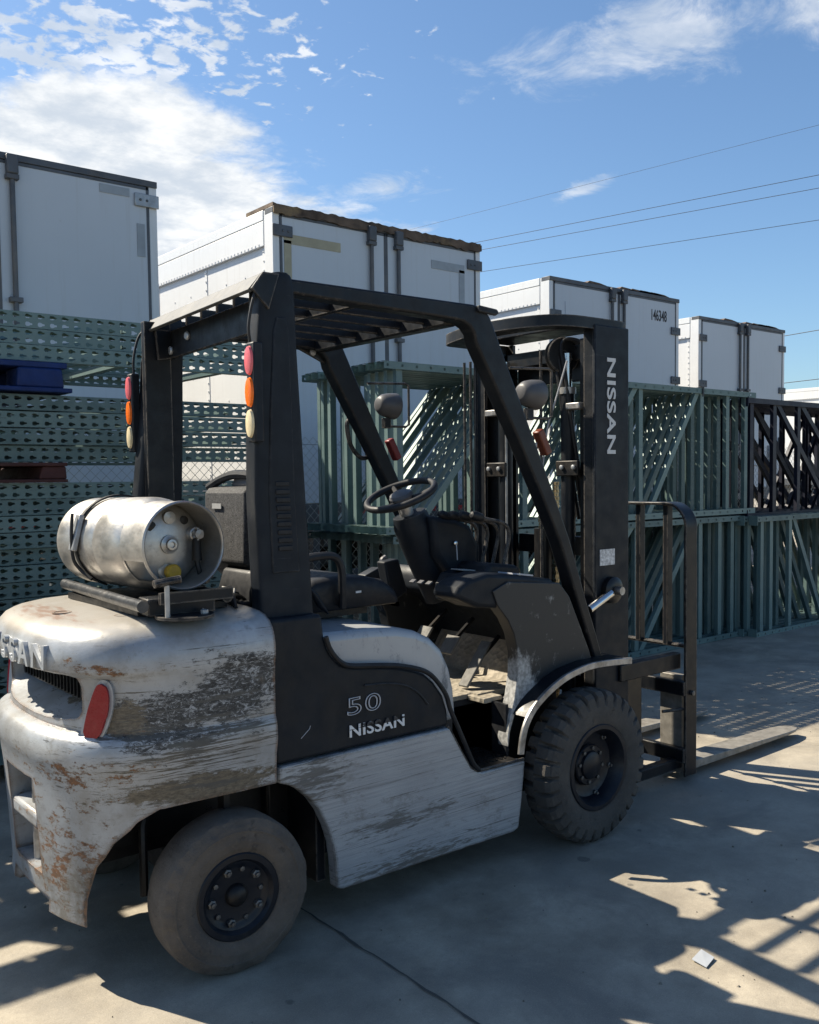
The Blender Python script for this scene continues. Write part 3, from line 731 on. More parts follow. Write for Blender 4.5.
for sgn in (0, 1):
    f = (lambda y: y) if sgn == 0 else mirg
    post = MB().loft(post_profile(sgn)).build('rear_post', 'black_plastic', fk, smooth=40)
    # raised centre rib and louvres on the outer face
    def Y(z): return 2.598+(.030 if z > 1.5 else .030*(z-1.05)/.45)
    rib = []
    for z, x0, x1 in ((1.20,1.545,1.645),(1.45,1.548,1.643),(1.75,1.562,1.640),(1.98,1.578,1.634),(2.02,1.590,1.622)):
        yo = Y(z)-.005; rib.append([(x0, f(yo), z), (x1, f(yo), z), (x1+.004, f(yo+.012), z), (x0-.004, f(yo+.012), z)])
    ro = MB().loft(rib).build('post_rib', 'black_plastic', fk, bev=.003)
    for i in range(9):
        z = 1.27+.026*i; y = Y(z)-.005
        MB().prism([(1.570,z),(1.622,z),(1.622,z+.017),(1.570,z+.017)], *(sorted((f(y-.004), f(y+.003))))).build('louvre', 'seat', fk, bev=.003)
    MB().box(1.500, 1.697, *sorted((f(2.592), f(2.60))), 1.038, 1.046).build('post_seam', 'seat', fk)
    # inner steel leg behind the cover
    MB().box(1.55, 1.66, *sorted((f(2.70), f(2.73))), .98, 2.13).build('post_liner', 'black_paint', fk)
    # side rail and curved front leg as one bent section
    outer = [(1.62,2.150),(2.40,2.152),(2.455,2.152),(2.497,2.147),(2.525,2.132),(2.548,2.105),(2.62,1.965),(2.75,1.715),(2.88,1.468),(2.995,1.238),(3.10,.97),(3.165,.82),(3.212,.697)]
    inner = [(1.62,2.085),(2.30,2.070),(2.34,2.066),(2.372,2.052),(2.395,2.028),(2.415,1.995),(2.50,1.86),(2.63,1.65),(2.76,1.43),(2.872,1.228),(2.985,.96),(3.045,.82),(3.092,.697)]
    n = len(outer); vs = []
    y0, y1 = f(2.63), f(2.70)
    inner = [(o_[0] if k_ == 0 else i_[0]*2.70/2.63-(.012 if i_[1] < 2.0 else 0), 1.5+(i_[1]-1.5)*1.027) for k_, (o_, i_) in enumerate(zip(outer, inner))]
    if sgn: outer = [(max(o_[0], 1.70), o_[1]) for o_ in outer]; inner = [(max(i_[0], 1.70), i_[1]) for i_ in inner]; outer = [(o_[0]-.02, o_[1]) for o_ in outer]; inner = [(i_[0]-.02, i_[1]) for i_ in inner]
    rings = []
    for o_, i_ in zip(outer, inner):
        rings.append([(o_[0], y0, o_[1]), (o_[0], y1, o_[1]), (i_[0], y1, i_[1]), (i_[0], y0, i_[1])])
    MB().loft(rings).build('guard_side_frame', 'black_paint', fk, bev=.010, seg=3, smooth=45)
    # little moulded stop at the top corner
    MB().prism([(2.47,2.125),(2.56,2.118),(2.575,2.128),(2.565,2.142),(2.47,2.149)], *sorted((f(2.615), f(2.632)))).build('corner_stop', 'black_plastic', fk, bev=.004)
    # rear strip of three lamps
    la = MB().box(1.487+sgn*.04, 1.522+sgn*.04, *sorted((f(2.598), f(2.646))), 1.618, 1.932).build('rear_lamp_box', 'black_plastic', fk, bev=.006)
    for z0, z1, mat in ((1.828,1.920,'pale_red_lens'),(1.728,1.822,'amber_lens'),(1.632,1.722,'clear_lens')):
        prm = [((f(2.622)+.022*math.cos(t)), (z0+z1)/2+(z1-z0)/2*math.sin(t)) for t in [2*math.pi*i/24 for i in range(24)]]
        r1 = [(1.4865+sgn*.04, a, b) for a, b in prm]; r2 = [(1.4785+sgn*.04, f(2.622)+(a-f(2.622))*.93, (z0+z1)/2+(b-(z0+z1)/2)*.93) for a, b in prm]; r3 = [(1.4755+sgn*.04, f(2.622)+(a-f(2.622))*.6, (z0+z1)/2+(b-(z0+z1)/2)*.6) for a, b in prm]
        MB().loft([r1, r2, r3]).build('lens', mat, la, smooth=50)
    # lamp cable
    MB().tube(bez([(1.50+sgn*.04,f(2.64),1.93),(1.492+sgn*.05,f(2.635),1.98),(1.50+sgn*.055,f(2.63),2.04),(1.515+sgn*.06,f(2.63),2.09),(1.54+sgn*.06,f(2.66),2.12)], 5), .005, 6).build('lamp_cable', 'hose', fk)
    # bolts at the rear beam gusset
    MB().prism([(1.59,2.10),(1.72,2.10),(1.70,2.03),(1.66,1.99),(1.60,1.98)], *sorted((f(2.735), f(2.745)))).build('gusset', 'black_paint', fk)
# rear cross beam (flat sloping plate) and front cross beam
def skew(pts, ya, yb): return MB().loft([[(x+shx(ya), ya, z) for x, z in pts], [(x+shx(yb), yb, z) for x, z in pts]])
skew([(1.490,2.096),(1.540,2.155),(1.575,2.158),(1.575,2.146),(1.548,2.142),(1.504,2.090)], 2.632, 3.655).build('guard_rear_beam', 'guard_rear_paint', fk, bev=.003)
skew([(1.498,2.10),(1.54,2.156),(1.60,2.156),(1.56,2.04)], 2.618, 2.631).build('beam_end_plate', 'black_paint', fk, bev=.002)
skew([(1.498,2.10),(1.54,2.156),(1.60,2.156),(1.56,2.04)], 3.656, 3.669).build('beam_end_plate', 'black_paint', fk, bev=.002)
# deep inner rear channel with the bolt heads seen from below
skew([(1.58,1.99),(1.58,2.10),(1.60,2.10),(1.60,1.99)], 2.70, mirg(2.70)).build('rear_channel', 'black_paint', fk, bev=.004)
for y in (3.36, 3.54):
    MB().lathe((1.578+shx(y), y, 2.055 if y < 3.4 else 2.02), (-1,0,0), [(0,.017),(.006,.017),(.010,.012)], 14).build('bolt_head', 'galv', fk)
MB().box(2.37, 2.43, 2.70, mirg(2.70), 2.075, 2.14).build('guard_front_beam', 'black_paint', fk, bev=.008)
MB().prism([(2.27,2.10),(2.52,2.10),(2.53,2.03),(2.49,2.01)], 3.618, 3.632).build('front_gusset', 'black_paint', fk)
for p in ((2.375, 2.075), (2.47, 2.045)):
    MB().lathe((p[0], 3.617, p[1]), (0,-1,0), [(0,.016),(.006,.016),(.009,.011)], 14).build('bolt_head', 'galv', fk)
for i in range(5):
    y = 2.83+.150*i
    MB().prism([(1.60+shx(y),2.100),(2.38,2.095),(2.38,2.140),(1.60+shx(y),2.145)], y-.008, y+.008).build('guard_bar', 'black_paint', fk, bev=.003)
MB().box(1.93, 1.96, 2.70, mirg(2.70), 2.098, 2.128).build('guard_stay', 'black_paint', fk)

# ---- cowl, dash and floor
cowl = [(2.600,.432),(2.608,.49),(2.634,.555),(2.680,.603),(2.73,.640),(2.80,.680),(2.88,.705),(3.0,.722),(3.10,.722),(3.085,.76),(2.96,1.00),(2.90,1.062),(2.86,1.070),(2.60,1.105),(2.50,1.128),(2.40,1.118),(2.36,1.10),(2.345,1.075),(2.40,1.03),(2.47,.985),(2.56,.945),(2.615,.90),(2.645,.85),(2.662,.78),(2.665,.70),(2.650,.58),(2.632,.50),(2.628,.432)]
for sgn in (0, 1):
    a, b = sorted((2.604, 2.665)) if sgn == 0 else (mir(2.665), mir(2.604))
    side = [(2.600,.432),(2.608,.49),(2.634,.555),(2.680,.603),(2.73,.640),(2.80,.680),(2.88,.705),(3.0,.722),(3.10,.722),(3.085,.76),(2.96,1.00),(2.90,1.062),(2.60,1.09),(2.52,1.06),(2.545,1.0),(2.60,.94),(2.635,.88),(2.655,.80),(2.655,.72),(2.635,.62),(2.61,.55),(2.597,.47)]
    MB().prism(side, a, b).build('cowl_side', 'scuffed_sunlit_black', fk, bev=.014, seg=3)
# dash top that spans the cab, dished underneath
dash = [(2.335,1.050),(2.352,1.088),(2.40,1.112),(2.50,1.130),(2.62,1.118),(2.86,1.082),(2.93,1.03),(3.02,.86),(3.02,.74),(2.96,.74),(2.90,.86),(2.82,.94),(2.70,.975),(2.58,.985),(2.45,1.000)]
MB().prism(dash, 2.612, 2.76).build('dashboard', 'black_plastic', fk, bev=.018, seg=3)
MB().prism([(2.50,1.00),(2.50,1.07),(2.53,1.11),(2.58,1.122),(2.86,1.078),(2.93,1.03),(3.02,.86),(3.02,.74),(2.96,.74),(2.90,.86),(2.82,.94),(2.70,.975),(2.58,.985)], 2.762, 2.93).build('dashboard', 'black_plastic', fk, bev=.012, seg=3)
MB().prism([(2.70,.99),(2.70,1.05),(2.72,1.085),(2.74,1.095),(2.86,1.075),(2.93,1.03),(3.02,.86),(3.02,.74),(2.96,.74),(2.90,.86),(2.82,.94),(2.74,.97)], 2.932, mir(2.612)).build('dashboard', 'black_plastic', fk, bev=.018, seg=3)
for i in range(3):
    MB().prism([(2.366,1.079),(2.384,1.089),(2.380,1.094),(2.362,1.084)], 2.80+i*.05, 2.825+i*.05).build('dash_switch', 'lamp_plastic', fk)
# bright stickers and a paper on the dash top
MB().obox((2.72, 2.68, 1.107), (1,0,-.14), (0,1,0), (.14,0,1), .045, .055, .003).build('dash_label', 'grey_outline', fk)
MB().obox((2.58, 2.84, 1.123), (1,.1,-.10), (0,1,0), (.10,0,1), .04, .035, .002).build('dash_label', 'sticker_plain', fk)
# toe board, floor plate and step well
MB().prism([(2.58,.60),(2.86,.60),(2.99,.80),(2.97,.815),(2.845,.625),(2.58,.622)], 2.76, mir(2.70)).build('toe_board', 'floor_mat', fk, bev=.003)
MB().box(2.24, 2.64, 2.80, mir(2.60), .595, .618).build('floor_plate', 'floor_mat', fk, bev=.004)
MB().box(2.56, 2.66, 2.70, 2.80, .594, .616).build('floor_plate', 'floor_mat', fk, bev=.004)
mb = MB().box(2.36, 2.60, 2.565, 2.80, .382, .396)
for i in range(9):
    for j in range(6):
        x, y = 2.39+i*.023, 2.60+j*.034
        mb.obox((x, y, .398), (1,(-1)**(i+j)*1,0), (-(-1)**(i+j)*1,1,0), (0,0,1), .009, .003, .0025)
mb.build('step_tread', 'dark_steel', fk)
MB().box(2.30, 2.66, 2.80, 2.815, .38, .60).build('step_back', 'seat', fk)
MB().box(2.60, 2.615, 2.62, 2.80, .38, .60).build('step_side', 'seat', fk)
MB().box(2.25, 2.30, 2.60, 2.82, .38, .62).build('step_side', 'seat', fk)
MB().tube([(2.235,2.553,.594),(2.30,2.553,.485),(2.345,2.553,.414),(2.38,2.553,.396),(2.63,2.553,.393)], .006, 6).build('step_edge', 'black_paint', fk)
# pedals
for (x, y, z, l, w_, mat) in ((2.66,2.86,.72,.11,.028,'pedal_rubber'),(2.66,3.02,.78,.045,.04,'pedal_rubber'),(2.66,3.20,.80,.045,.04,'pedal_rubber')):
    p = MB().obox((x, y, z), (.62,0,.78), (0,1,0), (-.78,0,.62), l, w_, .006).build('pedal', mat, fk, bev=.004)
    MB().tube([(x+.03,y,z+.02),(x+.14,y,z+.10)], .010, 8).build('pedal_arm', 'dark_steel', p)
# steering column and wheel
col = MB()
rings = []
for t, wx, wy in ((0,.070,.065),(.12,.082,.075),(.3,.078,.075),(.55,.068,.07),(.85,.055,.06),(1.0,.05,.055)):
    c = Vector((2.47, 3.05, 1.350)).lerp(Vector((2.62, 3.05, .98)), t)
    rings.append([(c.x+wx*math.cos(a)*(1.0), c.y+wy*math.sin(a), c.z+wx*.35*math.cos(a)) for a in [2*math.pi*i/20 for i in range(20)]])
col.loft(rings); col.build('steering_column', 'black_plastic', fk, smooth=50)
MB().prism([(2.50,1.345),(2.64,1.325),(2.72,1.295),(2.77,1.21),(2.76,1.08),(2.60,1.08),(2.52,1.18)], 2.94, 3.12).build('instrument_pod', 'black_plastic', fk, bev=.025, seg=3)
MB().lathe((2.62, 2.937, 1.225), (0,-1,0), [(0,.010),(.010,.010),(.012,.006)], 12).build('key_switch', 'chrome', fk)
MB().tube(bez([(2.62,2.925,1.225),(2.618,2.92,1.19),(2.622,2.922,1.155)], 4), .0025, 6).build('key_cord', 'grey_outline', fk)
# sagging light lines of the column boot
MB().prism([(2.45,1.14),(2.53,1.15),(2.58,1.00),(2.49,.96)], 3.20, 3.26).build('parking_brake_bracket', 'black_plastic', fk, bev=.008)
MB().tube(bez([(2.52,3.27,1.02),(2.50,3.27,1.10),(2.49,3.27,1.14),(2.51,3.27,1.155)], 5), .011, 8).build('parking_brake_lever', 'worn_steel', fk)
nrm = Vector((-.40, -.04, .92)).normalized(); wc = Vector((2.425, 3.05, 1.430))
sa = nrm.orthogonal().normalized(); sb = nrm.cross(sa)
swp = [wc+(sa*math.cos(t)+sb*math.sin(t))*.146 for t in [2*math.pi*i/56 for i in range(56)]]
sw = MB().tube(swp, .0145, 12, closed=True).build('steering_wheel', 'seat', fk, smooth=60)
for a in (20, 140, 260):
    d = sa*math.cos(R_(a))+sb*math.sin(R_(a))
    MB().tube([wc+d*.142, wc+d*.08-nrm*.02, wc+d*.03-nrm*.03], [.010,.013,.018], 8).build('spoke', 'seat', sw)
MB().lathe(wc-nrm*.035, nrm, [(0,.045),(.03,.052),(.042,.046),(.050,.030),(.053,.0)], 24).build('horn_pad', 'lamp_plastic', sw)
MB().tube([wc-nrm*.03, wc-nrm*.13], .03, 14).build('column_collar', 'worn_steel', sw)
# hydraulic levers, four bent rods with knobs
for i in range(4):
    y = 2.79-.045*i if False else 2.96-.055*i
    x = 2.66+.01*i
    lv = MB().tube(bez([(x+.06,y,1.09),(x+.09,y,1.18),(x+.11,y,1.26),(x+.08,y,1.305),(x-.01,y,1.325),(x-.05,y,1.335)], 5), .0085, 8).build('hydraulic_lever', 'black_paint', fk)
    MB().lathe((x-.04,y,1.333), (-.95,0,.25), [(0,.010),(.01,.017),(.05,.019),(.065,.012),(.068,0)], 14).build('knob', 'seat', lv)
MB().prism([(2.62,1.10),(2.84,1.08),(2.82,1.13),(2.66,1.15)], 2.76, 3.0).build('lever_boot', 'seat', fk, bev=.015)

# ---- seat
cush = []
for x, zt in ((1.80,1.10),(1.86,1.135),(1.95,1.145),(2.08,1.135),(2.17,1.115),(2.22,1.08),(2.235,1.04)):
    z0 = 1.015; P = []
    y0, y1 = 2.83, 3.27; r = .035
    for cy, cz, a in ((y0+r, z0+.01, 180), (y1-r, z0+.01, 270), (y1-r, zt-r, 0), (y0+r, zt-r, 90)):
        for k in range(4): t = R_(a+30*k); P.append((x, cy+r*math.cos(t), cz+(r if a in (0,90) else .01)*math.sin(t)))
    cush.append(P)
st = MB().loft(cush).build('seat_cushion', 'seat', fk, smooth=50)
MB().box(1.80, 2.12, 2.88, 3.22, .988, 1.02).build('seat_rail', 'dark_steel', fk)
MB().tube(bez([(1.76,2.80,1.215),(1.84,2.80,1.225),(1.915,2.80,1.220),(1.945,2.80,1.18),(1.95,2.80,1.10),(1.955,2.81,1.03)], 5), .015, 10).build('hip_restraint', 'seat', fk)
MB().obox((1.84,2.80,1.07), (.5,0,-.8), (0,1,0), (-.8,0,.6), .05, .015, .03).build('seat_bracket', 'worn_steel' if False else 'black_plastic', fk, bev=.01)
MB().box(2.03, 2.055, 2.828, 2.832, 1.075, 1.083).build('buckle_mark', 'sticker', fk)
# backrest with grey speckled rear shell, carry-handle top
bk = MB().prism([(1.552,1.215),(1.555,1.455),(1.570,1.475),(1.62,1.480),(1.645,1.46),(1.66,1.20),(1.60,1.18)], 2.80, 3.09).build('backrest_shell', 'speckle', fk, bev=.012, seg=3)
MB().obox((1.549, 2.985, 1.41), (0,1,0), (0,0,1), (1,0,0), .033, .009, .0012).build('shell_label', 'sticker_plain', bk)
MB().prism([(1.63,1.18),(1.64,1.33),(1.67,1.355),(1.72,1.33),(1.76,1.20),(1.80,1.12),(1.72,1.10)], 2.86, 3.20).build('backrest_cushion', 'seat', fk, bev=.03, seg=3)
MB().tube(bez([(1.58,3.10,1.475),(1.59,3.02,1.505),(1.60,2.93,1.520),(1.62,2.83,1.510),(1.63,2.78,1.48)], 5), [.016]*21, 8).build('backrest_handle', 'black_plastic', fk)
MB().prism([(1.60,1.475),(1.68,1.475),(1.68,1.525),(1.62,1.53)], 2.80, 2.98).build('headrest_pad', 'lamp_plastic', fk, bev=.015, seg=3)
# lower curved seat arm with a bleached label
arm = MB().loft([[(x, 2.74, z+w2) , (x+.02, 2.74, z-w2), (x+.02, 2.96, z-w2), (x, 2.96, z+w2)] for x, z, w2 in ((1.535,1.03,.02),(1.535,1.10,.03),(1.555,1.155,.035),(1.60,1.18,.035),(1.66,1.175,.03),(1.72,1.14,.03))]).build('seat_arm', 'seat', fk, bev=.006, smooth=50)
MB().obox((1.524,2.87,1.118), (0,1,0), (.2,0,1), (1,0,-.2), .045, .018, .002).build('arm_label', 'sticker', arm)
MB().box(1.50, 1.56, 2.74, 3.36, .985, 1.10).build('battery_cover', 'seat', fk, bev=.01)
for k in range(5):
    y = 2.66+.03*k
    MB().tube(bez([(1.44+.01*k, y, 1.095),(1.46, y+.05, 1.125),(1.50, y+.09, 1.12),(1.54, y+.12, 1.10)], 4), .006, 6).build('fuel_hose', 'hose', fk)

# ---- front fender strips
for sgn in (0, 1):
    f = (lambda y: y) if sgn == 0 else mir
    outer = [(2.578,.425),(2.590,.49),(2.612,.545),(2.655,.598),(2.716,.640),(2.78,.672),(2.85,.698),(2.93,.715),(3.01,.724),(3.12,.722),(3.27,.712)]
    P = [Vector((x,0,z)) for x, z in outer]; P = bez(P, 3); rings = []
    for i, p in enumerate(P):
        if i < 7: continue
        d = (P[min(i+1,len(P)-1)]-P[max(i-1,0)]).normalized(); nn = Vector((-d.z,0,d.x)); q = p-nn*.012
        rings.append([(p.x, f(2.535), p.z), (p.x, f(2.70), p.z), (q.x, f(2.70), q.z), (q.x, f(2.535), q.z)])
    MB().loft(rings).build('front_fender', 'black_paint', fk, smooth=40)
    rings = []
    for i, p in enumerate(P):
        d = (P[min(i+1,len(P)-1)]-P[max(i-1,0)]).normalized(); nn = Vector((-d.z,0,d.x)); a_ = p+nn*.003; q = p-nn*.024
        rings.append([(a_.x, f(2.521), a_.z), (a_.x, f(2.534), a_.z), (q.x, f(2.534), q.z), (q.x, f(2.521), q.z)])
    MB().loft(rings).build('fender_edge', 'worn_steel', fk, bev=.002, smooth=40)

# ---- chassis under the body
MB().box(1.62, 3.10, 2.80, mir(2.80), .14, .585).build('chassis', 'grease_black', fk, bev=.01)
MB().box(1.06, 1.70, 2.87, mir(2.87), .30, .545).build('chassis', 'grease_black', fk)
MB().box(1.70, 1.735, 2.62, mir(2.62), .14, .58).build('wheel_well_plate', 'black_paint', fk)
MB().box(1.30, 1.44, 2.66, mir(2.66), .17, .27).build('steer_axle', 'dark_steel', fk, bev=.015)
MB().tube([(1.16,2.78,.10+.1),(1.16,2.78,.42),(1.20,2.82,.50)], .014, 8).build('steer_link', 'dark_steel', fk)
MB().box(1.35, 1.37, 2.60, 2.64, .40, .55).build('wheel_well_bracket', 'dark_steel', fk)
MB().box(2.98, 3.08, 2.75, mir(2.75), .22, .42).build('drive_axle', 'dark_steel', fk, bev=.02)
MB().box(2.60, 2.98, 2.70, mir(2.70), .20, .60).build('front_frame', 'grease_black', fk)

# ---- wheels
def wheel(cx, yo, R, W, rim_r, steer, front, lugs, seed):
    """yo: outer face, sign of side from yo relative to the middle"""
    rnd = random.Random(seed); s = -1 if yo < FY else 1      # outward direction in y
    ax = Vector((math.sin(R_(steer))*-s*-1, s*math.cos(R_(steer)), 0)).normalized() if steer else Vector((0, s, 0))
    c = Vector((cx, yo, R-.004)) - ax*W       # inner face centre
    wh = MB()
    wh.lathe(c, ax, [(W*.25, rim_r-.012),(W*.30, rim_r),(W*.82, rim_r+.004),(W*.93, rim_r+.010),(W*.955, rim_r+.006),(W*.955, rim_r-.010),(W*.86, rim_r-.020),(W*(.70 if front else .84), rim_r-.030),(W*(.60 if front else .81), rim_r-.036),(W*(.54 if front else .80), rim_r*.66),(W*(.54 if front else .80), .0)], 48, cap=False)
    wo = wh.build('wheel', 'rim', fk, smooth=35)
    seg = lugs*8; mb = MB(); a = Vector((0,0,1)); b = ax.cross(a); vs = []; fs = []
    if front:
        prof = [(.28,rim_r-.004),(.10,rim_r+.02),(.02,rim_r+.06),(.02,R*.80),(.06,R*.93),(.16,R*.985),(.34,R*1.0),(.50,R*1.0),(.66,R*1.0),(.84,R*.985),(.94,R*.93),(.985,R*.80),(.985,rim_r+.06),(.965,rim_r+.03),(.93,rim_r+.012),(.86,rim_r-.002)]
    else:
        prof = [(.25,rim_r-.004),(.06,rim_r+.03),(.01,rim_r+.06),(.02,R*.86),(.05,R*.95),(.12,R*.99),(.40,R),(.70,R*.998),(.84,R*.985),(.90,R*.965),(.915,R*.935),(.955,R*.915),(.985,R*.86),(.990,R*.845),(1.0,R*.84),(1.0,R*.825),(.990,R*.82),(.992,rim_r+.055),(1.0,rim_r+.050),(1.0,rim_r+.044),(.990,rim_r+.040),(.985,rim_r+.03),(.955,rim_r+.018),(.94,rim_r+.016),(.925,rim_r+.008),(.86,rim_r-.002)]
    n = len(prof)
    for k in range(seg):
        t = 2*math.pi*k/seg; ph = (k % 8)
        for j, (h, r) in enumerate(prof):
            rr = r; hh = h
            if front and r > R*.90:
                shift = 0
                side = h-.5
                off = (k + (4 if side > 0 else 0)) % 8
                groove = off in (6, 7)
                if groove and abs(side) > .10: rr = r*.925; hh = .5+side*(.94)
                else: rr = r*(1+rnd.uniform(-.003,.003))
            elif not front and r > R*.86:
                wob = math.sin(t*5+seed)*.002+math.sin(t*13)*.0015
                if j in (9,10,11): rr = r+wob*1.5+(-.005 if (k//3) % 3 == 0 else .0)
                else: rr = r+wob*.3
            d = a*math.cos(t)+b*math.sin(t); vs.append(c+ax*(W*hh)+d*rr)
    for k in range(seg):
        k2 = (k+1) % seg
        for j in range(n-1): fs.append((k*n+j, k*n+j+1, k2*n+j+1, k2*n+j))
    mb.add(vs, fs); mb.build('tyre', 'tyre_front' if front else 'tyre_rear', wo, smooth=(24 if front else 40), normals=True)
    # hub
    if front:
        MB().lathe(c+ax*(W*.54), ax, [(0,.085),(.012,.085),(.018,.080),(.018,.06),(.028,.056),(.034,.045),(.036,0)], 32).build('hub', 'rim', wo)
        nutr, cnt, r2, c2 = rim_r*.80, 6, .070, 8
    else:
        MB().lathe(c+ax*(W*.80), ax, [(0,.036),(.010,.034),(.018,.028),(.024,.020),(.026,0)], 28).build('hub', 'dark_steel', wo)
        nutr, cnt, r2, c2 = rim_r*.66, 5, rim_r*.64, 5
    for q in range(cnt):
        t = 2*math.pi*(q+.3)/cnt; d = a*math.cos(t)+b*math.sin(t)
        MB().lathe(c+ax*(W*(.54 if front else .80))+d*nutr, ax, [(0,.0135),(.014,.0135),(.016,.008),(.024,.007),(.025,0)], 6).build('wheel_nut', 'nut', wo, smooth=0)
    for q in range(c2):
        t = 2*math.pi*(q+.8)/c2; d = a*math.cos(t)+b*math.sin(t)
        MB().lathe(c+ax*(W*.54+.018 if front else W*.80)+d*r2, ax, [(0,.008),(.008,.008),(.009,.0)], 6).build('hub_bolt', 'nut', wo, smooth=0)
    return wo
wheel(2.972, 2.446, .314, .165, .168, 0, True, 30, 1)
wheel(2.972, mir(2.446), .314, .165, .168, 0, True, 30, 2)
wheel(1.338, 2.486, .243, .150, .125, 4, False, 24, 3)
wheel(1.338, mir(2.486), .243, .150, .125, 0, False, 24, 4)

# ---- mast
MY = .045
def mirm(y): return 6.13-y
for sgn in (0, 1):
    f = (lambda y: y+MY) if sgn == 0 else (lambda y: mirm(y)+MY)
    # outer channel with broad outer cover
    MB().box(3.262, 3.497, *sorted((f(2.672), f(2.690))), .10, 2.165).build('mast_cover', 'black_plastic', fk, bev=.006)
    MB().prism([(3.27,f(2.69)),(3.49,f(2.69)),(3.49,f(2.745)),(3.472,f(2.745)),(3.472,f(2.708)),(3.288,f(2.708)),(3.288,f(2.745)),(3.27,f(2.745))], .08, 2.17, 'z').build('mast_channel', 'black_paint', fk)
    MB().prism([(3.31,f(2.72)),(3.45,f(2.72)),(3.45,f(2.80)),(3.434,f(2.80)),(3.434,f(2.738)),(3.326,f(2.738)),(3.326,f(2.80)),(3.31,f(2.80))], .06, 2.12, 'z').build('inner_channel', 'grease_black', fk)
    cy = f(2.865)
    cyl = MB().tube([(3.30,cy,.12),(3.30,cy,1.90)], .032, 20).build('lift_cylinder', 'black_paint', fk)
    MB().tube([(3.30,cy,1.90),(3.30,cy,2.06)], .020, 16).build('cylinder_rod', 'chrome', cyl)
    MB().tube([(3.30,cy,1.875),(3.30,cy,1.905)], .038, 20).build('cylinder_gland', 'worn_steel', cyl)
    MB().box(3.255, 3.32, *sorted((f(2.76), f(2.84))), 1.80, 1.83).build('cylinder_clamp', 'worn_steel', fk, bev=.004)
    MB().box(3.255, 3.275, *sorted((f(2.77), f(2.90))), 1.50, 1.57).build('cylinder_bracket', 'dark_steel', fk, bev=.004)
    for q in (2.79, 2.86): MB().lathe((3.254, f(q), 1.54), (-1,0,0), [(0,.011),(.008,.011),(.010,.006)], 8).build('bolt_head', 'galv', fk)
    # tilt cylinder
    tc_ = MB().lathe((3.36, f(2.672), .985), (0, -1 if sgn == 0 else 1, 0), [(0,.060),(.028,.060),(.036,.048),(.04,.03)], 28).build('tilt_bracket', 'grease_black', fk)
    MB().tube([(3.36,f(2.66),.985),(3.36,f(2.60),.985)], .019, 14).build('tilt_pin', 'worn_steel', tc_)
    MB().tube([(2.95,f(2.735),.80),(3.20,f(2.715),.915)], .030, 16).build('tilt_cylinder', 'black_paint', fk)
    MB().tube([(3.18,f(2.64),.915),(3.33,f(2.64),.975)], .018, 16).build('tilt_rod', 'chrome', fk)
# bowed crosshead on top
pth = [(3.47,2.735),(3.45,2.725),(3.25,2.725),(3.12,2.74),(3.03,2.80),(2.975,2.93),(2.96,3.05),(2.965,3.20),(3.01,3.36),(3.08,3.50),(3.20,3.52),(3.42,3.52),(3.44,3.51)]
P = bez([(x,y,0) for x, y in pth], 5)
outer = [(p.x, p.y) for p in P]; inner = [(FX+1.05-(FX+1.05-p.x)*.62+.0, 3.13+(p.y-3.13)*.80) for p in P]
mb = MB(); rings = []
for a_, b_ in zip(outer, inner): rings.append([(a_[0],a_[1],2.145),(a_[0],a_[1],2.195),(b_[0],b_[1],2.195),(b_[0],b_[1],2.145)])
mb.loft(rings).build('mast_crosshead', 'black_paint', fk, bev=.008, smooth=50)
MB().box(3.28, 3.49, 2.735, mirm(2.665), 2.172, 2.198).build('mast_top_plate', 'black_paint', fk, bev=.006)
for z in (.45, 1.12, 1.95):
    MB().box(3.455, 3.49, 2.75, mirm(2.75), z, z+.09).build('mast_tie_bar', 'grease_black', fk, bev=.004)
MB().box(3.33, 3.42, 2.80, mirm(2.80), 2.03, 2.10).build('inner_crossbar', 'grease_black', fk, bev=.004)
# hose reel pulley and looping hoses near the near channel
pl = MB().lathe((3.30, 2.945, 2.055), (-.35,-1,0), [(-.02,.078),(-.015,.082),(-.008,.068),(.008,.068),(.015,.082),(.02,.078),(.02,.02),(.03,.018)], 36).build('hose_pulley', 'black_paint', fk)
for q, dy in enumerate((0, .02, .045)):
    MB().tube(bez([(3.30+.07,2.86+dy,1.30),(3.29,2.87+dy,1.70),(3.275,2.90+dy,1.95),(3.28,2.93+dy,2.10),(3.32,2.90+dy*.5,2.125),(3.345,2.85+dy*.5,2.08),(3.35,2.83+dy*.4,1.9),(3.35,2.83+dy*.4,1.2)], 6), .009, 8).build('mast_hose', 'hose', fk)
MB().tube(bez([(3.26,3.03,1.55),(3.25,2.99,1.72),(3.25,2.93,1.87),(3.25,2.87,2.02)], 5), .0045, 6).build('mast_cable', 'grey_outline', fk)
for y in (3.555, 3.51, 3.03):
    MB().tube([(3.25,y,.3),(3.25,y,2.08)], .007, 8).build('mast_pipe', 'black_paint', fk)
MB().tube([(3.27,3.28,.3),(3.27,3.28,2.05)], .0055, 8).build('mast_pipe', 'worn_steel', fk)
def chain(x, y, z0, z1):
    mb = MB(); z = z0; k = 0
    while z < z1:
        wq = .019 if k % 2 else .013
        mb.box(x-.012, x+.012, y-wq*.55, y+wq*.55, z+.001, z+.017); mb.tube([(x, y-wq*.7, z+.009), (x, y+wq*.7, z+.009)], .005, 6)
        z += .018; k += 1
    return mb.build('lift_chain', 'chain', fk, smooth=0)
for y in (3.17, 3.075): chain(3.40, y, .25, 1.47)
MB().tube([(3.36,3.12,.15),(3.36,3.12,1.25)], .045, 20).build('free_lift_cylinder', 'grease_black', fk)
lettering('NISSAN', 'mast_lettering', 'white_decal', fk, (3.343, 2.7155, 2.030), (0,0,-1), (1,0,0), .080, 1.56, .022, .0012, spacing=1.05)
